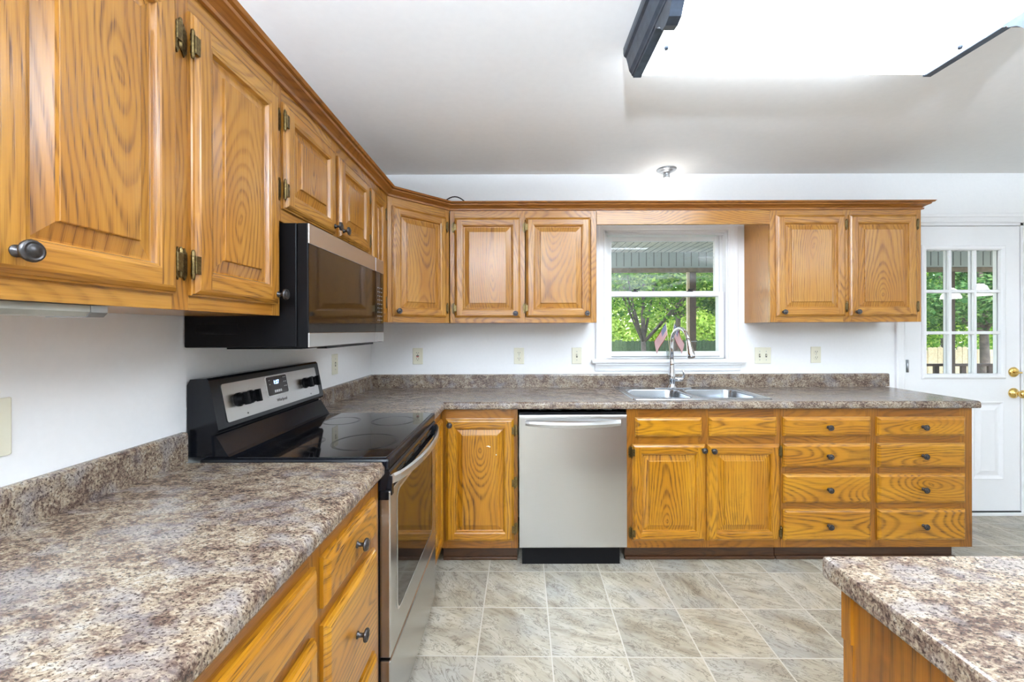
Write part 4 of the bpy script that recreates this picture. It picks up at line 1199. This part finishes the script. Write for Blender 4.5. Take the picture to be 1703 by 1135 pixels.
# ------------------------------------------------------------------ ceiling fixture
FX0, FX1, FY1, FY0 = .425, 1.665, 1.648, .912
FZ = 2.328
fx = thing('ceiling_light', 'long white fluorescent ceiling light with dark bronze end trims', 'ceiling light', ((FX0 + FX1) / 2, (FY0 + FY1) / 2, ZC))
fl_ = (-(FX0 + FX1) / 2, -(FY0 + FY1) / 2, -ZC)
b = MB()
lx0, lx1 = FX0 + .055, FX1 - .055
b.prism([(FY0 + .002, ZC - .001), (FY0 + .002, FZ + .02), (FY0 + .012, FZ + .003), (FY0 + .03, FZ), (FY1 - .03, FZ), (FY1 - .008, FZ + .001), (FY1 - .002, FZ + .012), (FY1 - .002, ZC - .001)], lx0, lx1, M['lens'], 'x')
b.build('lens', fx, fl_, label='glowing white acrylic lens')
def rail(sign):
    # profile (outward distance from lens edge, z)
    pr = [(0, ZC - .001), (0, FZ - .004), (.030, FZ - .004), (.032, FZ + .002), (.036, FZ + .004), (.038, FZ + .010), (.046, FZ + .022), (.052, FZ + .050), (.058, FZ + .072), (.067, FZ + .080), (.069, FZ + .090), (.069, ZC - .001)]
    x = lx1 if sign > 0 else lx0
    b = MB(); b.prism([(x + sign * (d_ - .010), z) for d_, z in pr], FY0, FY1, M['bronze'], 'y')
    b.tube([(x + sign * .0135, FY0, FZ + .002), (x + sign * .0135, FY1, FZ + .002)], .0012, M['copperedge'], 6)
    o = b.build('end_trim', fx, fl_, merge=False)
    # keystone block hanging lower at the middle of the trim
    yc = (FY0 + FY1) / 2
    half = [(.094, FZ - .004), (.090, FZ - .010), (.082, FZ - .011), (.079, FZ - .018), (.072, FZ - .021), (.055, FZ - .030), (.040, FZ - .046), (.030, FZ - .060), (.0, FZ - .066)]
    poly = [(yc + d_, z) for d_, z in half] + [(yc - d_, z) for d_, z in reversed(half[:-1])] + [(yc - .094, FZ + .03), (yc + .094, FZ + .03)]
    b = MB(); xa, xb = sorted((x - sign * .014, x + sign * .024)); b.prism(poly, xa, xb, M['bronze'], 'x')
    for s_ in (1, -1):
        for (d_, z) in ((.094, FZ - .005), (.081, FZ - .0135)): b.tube([(xa, yc + s_ * d_, z), (xb, yc + s_ * d_, z)], .0016, M['copperedge'], 6)
    b.build('keystone', o, merge=False)
rail(-1); rail(1)
for (x, y) in ((lx0 + .048, FY1 - .175), (lx1 - .048, FY1 - .175), (lx0 + .048, FY0 + .175), (lx1 - .048, FY0 + .175)):
    b = MB(); b.lathe([(0, 0), (.007, 0), (.008, -.004), (.006, -.012), (0, -.014)], M['bronze'], (x, y, FZ + .001), n=14); b.build('finial', fx, fl_)

# bare bulb holder above the sink
hb = thing('bulb_holder', 'grey ceiling lamp holder with a lit bare bulb above the window', 'ceiling light', (1.035, 2.893, ZC))
b = MB()
b.lathe([(0, 0), (.066, 0), (.066, -.005), (.058, -.012), (.050, -.012), (.046, -.018), (.034, -.022), (.026, -.026), (.020, -.040), (.023, -.046), (.023, -.055), (.018, -.060), (0, -.060)], M['galv'], n=28)
b.build('canopy', hb)
b = MB(); b.lathe([(0, -.058), (.013, -.060), (.014, -.085), (.022, -.105), (.029, -.130), (.029, -.150), (.020, -.170), (0, -.178)], M['bulb'], n=20)
b.build('bulb', hb, label='glowing bare bulb')

# under-cabinet strip light
ul = thing('under_cabinet_light', 'slim aged white strip light under the left foreground wall cabinet', 'lamp', (-.80, .58, UZ0))
b = MB(); b.prism([(-.035, -.001), (-.035, -.012), (-.028, -.020), (.042, -.020), (.050, -.012), (.050, -.001)], -.04, .155, M['dirtywhite'], 'y'); b.build('housing', ul)
b = MB(); b.prism([(-.035, -.001), (-.035, -.014), (-.028, -.021), (.044, -.021), (.052, -.013), (.052, -.001)], .155, .185, M['galv'], 'y'); b.build('end_cap', ul)

# cord lying on top of the wall cabinets
b = MB(); pts = []
for k_ in range(15):
    t = k_ / 14; pts.append((-.52 + .22 * t, 2.74 + .03 * math.sin(3 * t), 2.130 + .085 * math.sin(PI * t)))
b.tube(pts, .004, M['rubber'], 8)
tag(b.build('power_cord'), 'thin black cord arching over the top of the corner cabinets', 'cord')

# ------------------------------------------------------------------ dining chandelier; added fill lights out of view
chd = thing('chandelier', 'three-shade dining chandelier with lit frosted shades', 'chandelier', (5.9, .6, ZC))
b = MB(); b.lathe([(0, 0), (.06, 0), (.055, -.02), (.01, -.03), (.008, -.52), (.03, -.55), (.025, -.60), (0, -.61)], M['bronze'], n=18); b.build('stem', chd)
for k_ in range(3):
    a = (2.2, .94, -PI / 2)[k_]; ca, sa = math.cos(a), math.sin(a)
    b = MB(); b.tube([(.02 * ca, .02 * sa, -.57), (.14 * ca, .14 * sa, -.63), (.26 * ca, .26 * sa, -.58), (.28 * ca, .28 * sa, -.56)], .008, M['bronze'], 8); b.build('arm', chd)
    b = MB(); b.lathe([(.03, -.55), (.06, -.58), (.10, -.66), (.11, -.70), (.104, -.70), (.095, -.66), (.05, -.585), (0, -.56)], M['shade'], (.28 * ca, .28 * sa, 0), n=22); b.build('shade', chd)
rf = thing('ceiling_light', 'added unseen ceiling panel giving fill light on the dining side', 'ceiling light', (4.6, -1.2, ZC))  # added glowing panel, put in only to brighten the room
b = MB(); b.box(-.65, .65, -.35, .35, -.09, -.001, M['lens_fill'], bev=.02); b.build('lens', rf)

def fill_light(x, y, watts, lbl):  # added unseen lamp, put in to lift the ceiling brightness
    t = thing('fill_lamp', lbl, 'lamp', (x, y, 0))
    b = MB(); b.lathe([(0, 0), (.14, 0), (.14, .015), (.02, .03), (.012, .05), (.012, 1.62), (0, 1.62)], M['bronze'], n=20); b.build('pole', t)
    b = MB(); b.lathe([(.012, 1.60), (.05, 1.61), (.11, 1.66), (.16, 1.74), (.155, 1.742), (.105, 1.668), (.05, 1.625), (0, 1.622)], M['porcelain'], n=24); b.build('bowl', t)
    light_obj('fill_spot', 'SPOT', (x, y, 1.755), (PI, 0, 0), watts, (.84, .98, 1.17), spot_size=math.radians(166), spot_blend=.12, shadow_soft_size=.06)
    return t
fill_light(-.15, -1.2, 335, 'added unseen fill lamp shining up, behind the foreground counter')
fill_light(3.4, .3, 40, 'added unseen fill lamp shining up, on the dining side')

# ------------------------------------------------------------------ porch and garden
PZ = 2.45; FYP = 6.04
b = MB(); b.box(-3.2, 9.5, YB + WT + .001, FYP + .16, PZ, PZ + .04, M['soffit'])
k0 = 0
x = -3.1
while x < 9.4:
    b.box(x - .004, x + .004, YB + WT + .01, FYP - .01, PZ - .002, PZ + .001, M['groove']); x += .1045
struct(b.build('porch_ceiling', merge=False))
b = MB(); b.box(-3.2, 9.5, FYP, FYP + .10, 2.225, PZ, M['siding'])
x = -3.1
while x < 9.4:
    b.box(x - .005, x + .005, FYP - .003, FYP + .001, 2.23, PZ - .004, M['groove']); x += .108
b.box(-3.2, 9.5, FYP - .012, FYP, 2.225, 2.245, M['siding'])
struct(b.build('trim_1', merge=False))
b = MB(); b.box(-3.2, 9.5, FYP + .0, FYP + .12, 2.165, 2.224, M['porchwood'], 'x', .004)
tag(b.build('porch_beam'), 'weathered wooden beam along the porch edge outside', 'beam')
posts = [(2.545, 'weathered wooden porch post seen through the sink window'), (6.29, 'brown porch post seen through the back door panes'), (-1.2, 'weathered porch post standing left of the window view')]
for x, lb in posts:
    b = MB(); b.box(x - .045, x + .045, FYP + .01, FYP + .10, -.15, 2.164, M['rail'], 'z', .004)
    if x == 2.545: b.box(x - .080, x - .047, FYP + .01, FYP + .06, -.15, 2.164, M['fence'], 'z', .003); b.box(x - .11, x + .05, FYP - .004, FYP + .009, 1.155, 1.165, M['galv'])
    tag(b.build('porch_post', merge=False), lb, 'post', )
b = MB(); b.box(-3.2, 9.5, YB + WT + .001, FYP + .26, -.25, -.15, M['deck']); struct(b.build('floor_porch'))
rr_ = thing('porch_railing', 'dark wooden deck railing outside the back door', 'railing', (6, FYP + .101, -.15))
b = MB(); b.box(-3.3, 3.3, .02, .09, .93, .965, M['rail'], 'x', .004); b.box(-3.3, 3.3, .035, .075, .10, .14, M['rail'], 'x'); b.build('rail', rr_, merge=False)
for k_ in range(32):
    b = MB(); xx = -3.2 + k_ * .2; b.box(xx - .035, xx + .035, .04, .07, .14, .93, M['rail']); b.build('baluster', rr_)
GZ = -.9
b = MB(); b.box(-30, 45, YB + WT + .3, 60, GZ - .1, GZ, M['grass']); struct(b.build('ground'))
# fences
random.seed(11)
fn = thing('wooden_fence', 'pale weathered picket fence across the yard, seen through the door', 'fence', (14, 12, GZ))
b = MB(); x = -5.5
while x < 8:
    hh = 1.68 + random.uniform(-.05, .05); wv = random.uniform(.12, .15); tl = random.uniform(-.02, .02)
    b.prism([(x, 0), (x + wv, 0), (x + wv + tl, hh - .03), (x + wv - .03 + tl, hh), (x + .03 + tl, hh), (x + tl, hh - .03)], random.uniform(-.012, .0), .02, M['fence'], 'y')
    x += wv + random.uniform(.004, .012)
b.build('picket_boards', fn, merge=False)
b = MB(); b.box(-5.5, 8, .02, .06, .4, .48, M['fence']); b.box(-5.5, 8, .02, .06, 1.2, 1.28, M['fence']); b.build('rail', fn, merge=False)
fn = thing('garden_fence', 'dark green shaded fence across the yard, seen through the sink window', 'fence', (3, 14.5, GZ))
b = MB(); x = -14
while x < 8.2:
    hh = 1.86 + random.uniform(-.03, .03)
    b.prism([(x, 0), (x + .13, 0), (x + .13, hh - .03), (x + .065, hh), (x, hh - .03)], random.uniform(-.012, 0), .02, M['fence_green'], 'y')
    x += .137
b.build('picket_boards', fn, merge=False)
b = MB(); b.box(-14, 8.2, .02, .06, .4, .48, M['fence_green']); b.box(-14, 8.2, .02, .06, 1.3, 1.38, M['fence_green']); b.build('rail', fn, merge=False)

def leaf_cloud(blobs, n, size, m, rnd):
    vs, fs = [], []
    tot = sum(r[0] * r[1] * r[2] for _, r in blobs) if 0 else sum((r[0] * r[2]) for _, r in blobs)
    for c_, r in blobs:
        k_n = int(n * (r[0] * r[2]) / tot)
        for _ in range(k_n):
            while True:
                p = Vector((rnd.uniform(-1, 1), rnd.uniform(-1, 1), rnd.uniform(-1, 1)))
                l = p.length
                if l < 1 and rnd.random() < .25 + .75 * l: break
            p = Vector((c_[0] + p.x * r[0], c_[1] + p.y * r[1], c_[2] + p.z * r[2]))
            a = Vector((rnd.gauss(0, 1), rnd.gauss(0, 1), rnd.gauss(0, .6))).normalized()
            t = a.cross(Vector((rnd.gauss(0, 1), rnd.gauss(0, 1), rnd.gauss(0, 1)))).normalized()
            s_ = size * rnd.uniform(.6, 1.3)
            i0 = len(vs)
            vs += [p - a * s_, p + t * s_ * .5, p + a * s_, p - t * s_ * .5]
            fs.append((i0, i0 + 1, i0 + 2, i0 + 3))
    me = bpy.data.meshes.new('foliage'); me.from_pydata([tuple(v) for v in vs], [], fs); me.materials.append(m); me.update()
    return me
def tree(lbl, x, y, hgt, r, m, n, size, sd, tr_r=.14, crown_z=None, group='trees beyond the porch', blobs_n=7):
    rnd = random.Random(sd)
    t = thing('garden_tree', lbl, 'tree', (x, y, GZ), 0, group)
    b = MB(); pts = []; rs = []
    for k_ in range(7):
        f = k_ / 6; pts.append((.12 * math.sin(f * 3 + sd), .1 * math.cos(f * 2 + sd), hgt * .85 * f)); rs.append(tr_r * (1 - .65 * f))
    b.tube(pts, rs, M['bark'], 10); b.build('trunk', t)
    cz = crown_z or hgt * .62
    blobs = [((0, 0, cz), (r * .8, r * .8, r * .7))]
    for k_ in range(blobs_n):
        a = 2 * PI * k_ / blobs_n + rnd.uniform(-.3, .3); d_ = r * rnd.uniform(.5, .8)
        blobs.append(((d_ * math.cos(a), d_ * math.sin(a) * .7, cz + rnd.uniform(-.55, .5) * r), (r * rnd.uniform(.35, .55),) * 2 + (r * rnd.uniform(.22, .36),)))
    for c_, rr2 in blobs[1:]:
        b = MB(); s0 = Vector(pts[3]); e = Vector(c_)
        mid = (s0 + e) / 2 + Vector((rnd.uniform(-.2, .2), 0, rnd.uniform(-.1, .25)))
        b.tube([s0, mid, e], [tr_r * .42, tr_r * .26, tr_r * .1], M['bark'], 7); b.build('branch', t)
    o = bpy.data.objects.new('foliage', leaf_cloud(blobs, n, size, m, rnd)); COL.objects.link(o); o.parent = t
    return t
L1, L2, L3 = M['leaf'], M['leaf2'], M['leaf3']
tree('leafy maple with dark trunk seen in the lower left window pane', 2.75, 8.8, 4.6, 2.0, L1, 19800, 0.051, 3, .075, 3.75)
tree('tree with thick forked trunk behind the faucet, seen through the window', 4.4, 11.4, 6.0, 2.4, L1, 19800, 0.058, 5, .10, 4.4)
tree('blue-green tree right of the porch post, seen through the window', 5.6, 9.6, 4.8, 1.5, L3, 13200, 0.051, 8, .08, 3.4)
tree('bright yellow-green tree standing behind the dark garden fence', 1.2, 17.5, 6.2, 3.4, L2, 17600, 0.082, 9, .14, 3.3)
tree('yellow-green tree behind the fence at right of the window view', 7.6, 18.5, 6.8, 3.6, L2, 17600, 0.082, 12, .14, 3.5)
tree('tree with leaning branches seen in the left door panes', 10.6, 9.6, 5.0, 1.9, L3, 17600, 0.051, 14, .11, 3.5)
tree('green tree crown filling the right door panes', 12.9, 10.4, 5.6, 2.1, L3, 17600, 0.054, 15, .10, 3.6)
tree('tall tree behind the pale fence seen through the door', 17.5, 17.0, 7.5, 4.0, L1, 19800, 0.082, 17, .15, 4.0)
tree('pale green tree far behind the left end of the garden fence', -3.2, 19.0, 8, 3.8, L2, 13200, 0.095, 19, .15, 4.2)
tree('bushy green tree at the far centre of the yard', 11.5, 19.5, 8.0, 4.0, L1, 17600, 0.095, 21, .15, 4.2)

rnd = random.Random(5)
blobs = [((-9 + i * 2.6, 23 + rnd.uniform(-1, 1), 1.6 + rnd.uniform(0, 1.2)), (2.4, 1.2, 3.0)) for i in range(17)]
o = bpy.data.objects.new('woodland_foliage', leaf_cloud(blobs, 42000, .17, L2, rnd)); COL.objects.link(o)
tag(o, 'distant sunlit yellow-green woodland foliage behind all the garden trees', 'foliage'); o['kind'] = 'stuff'
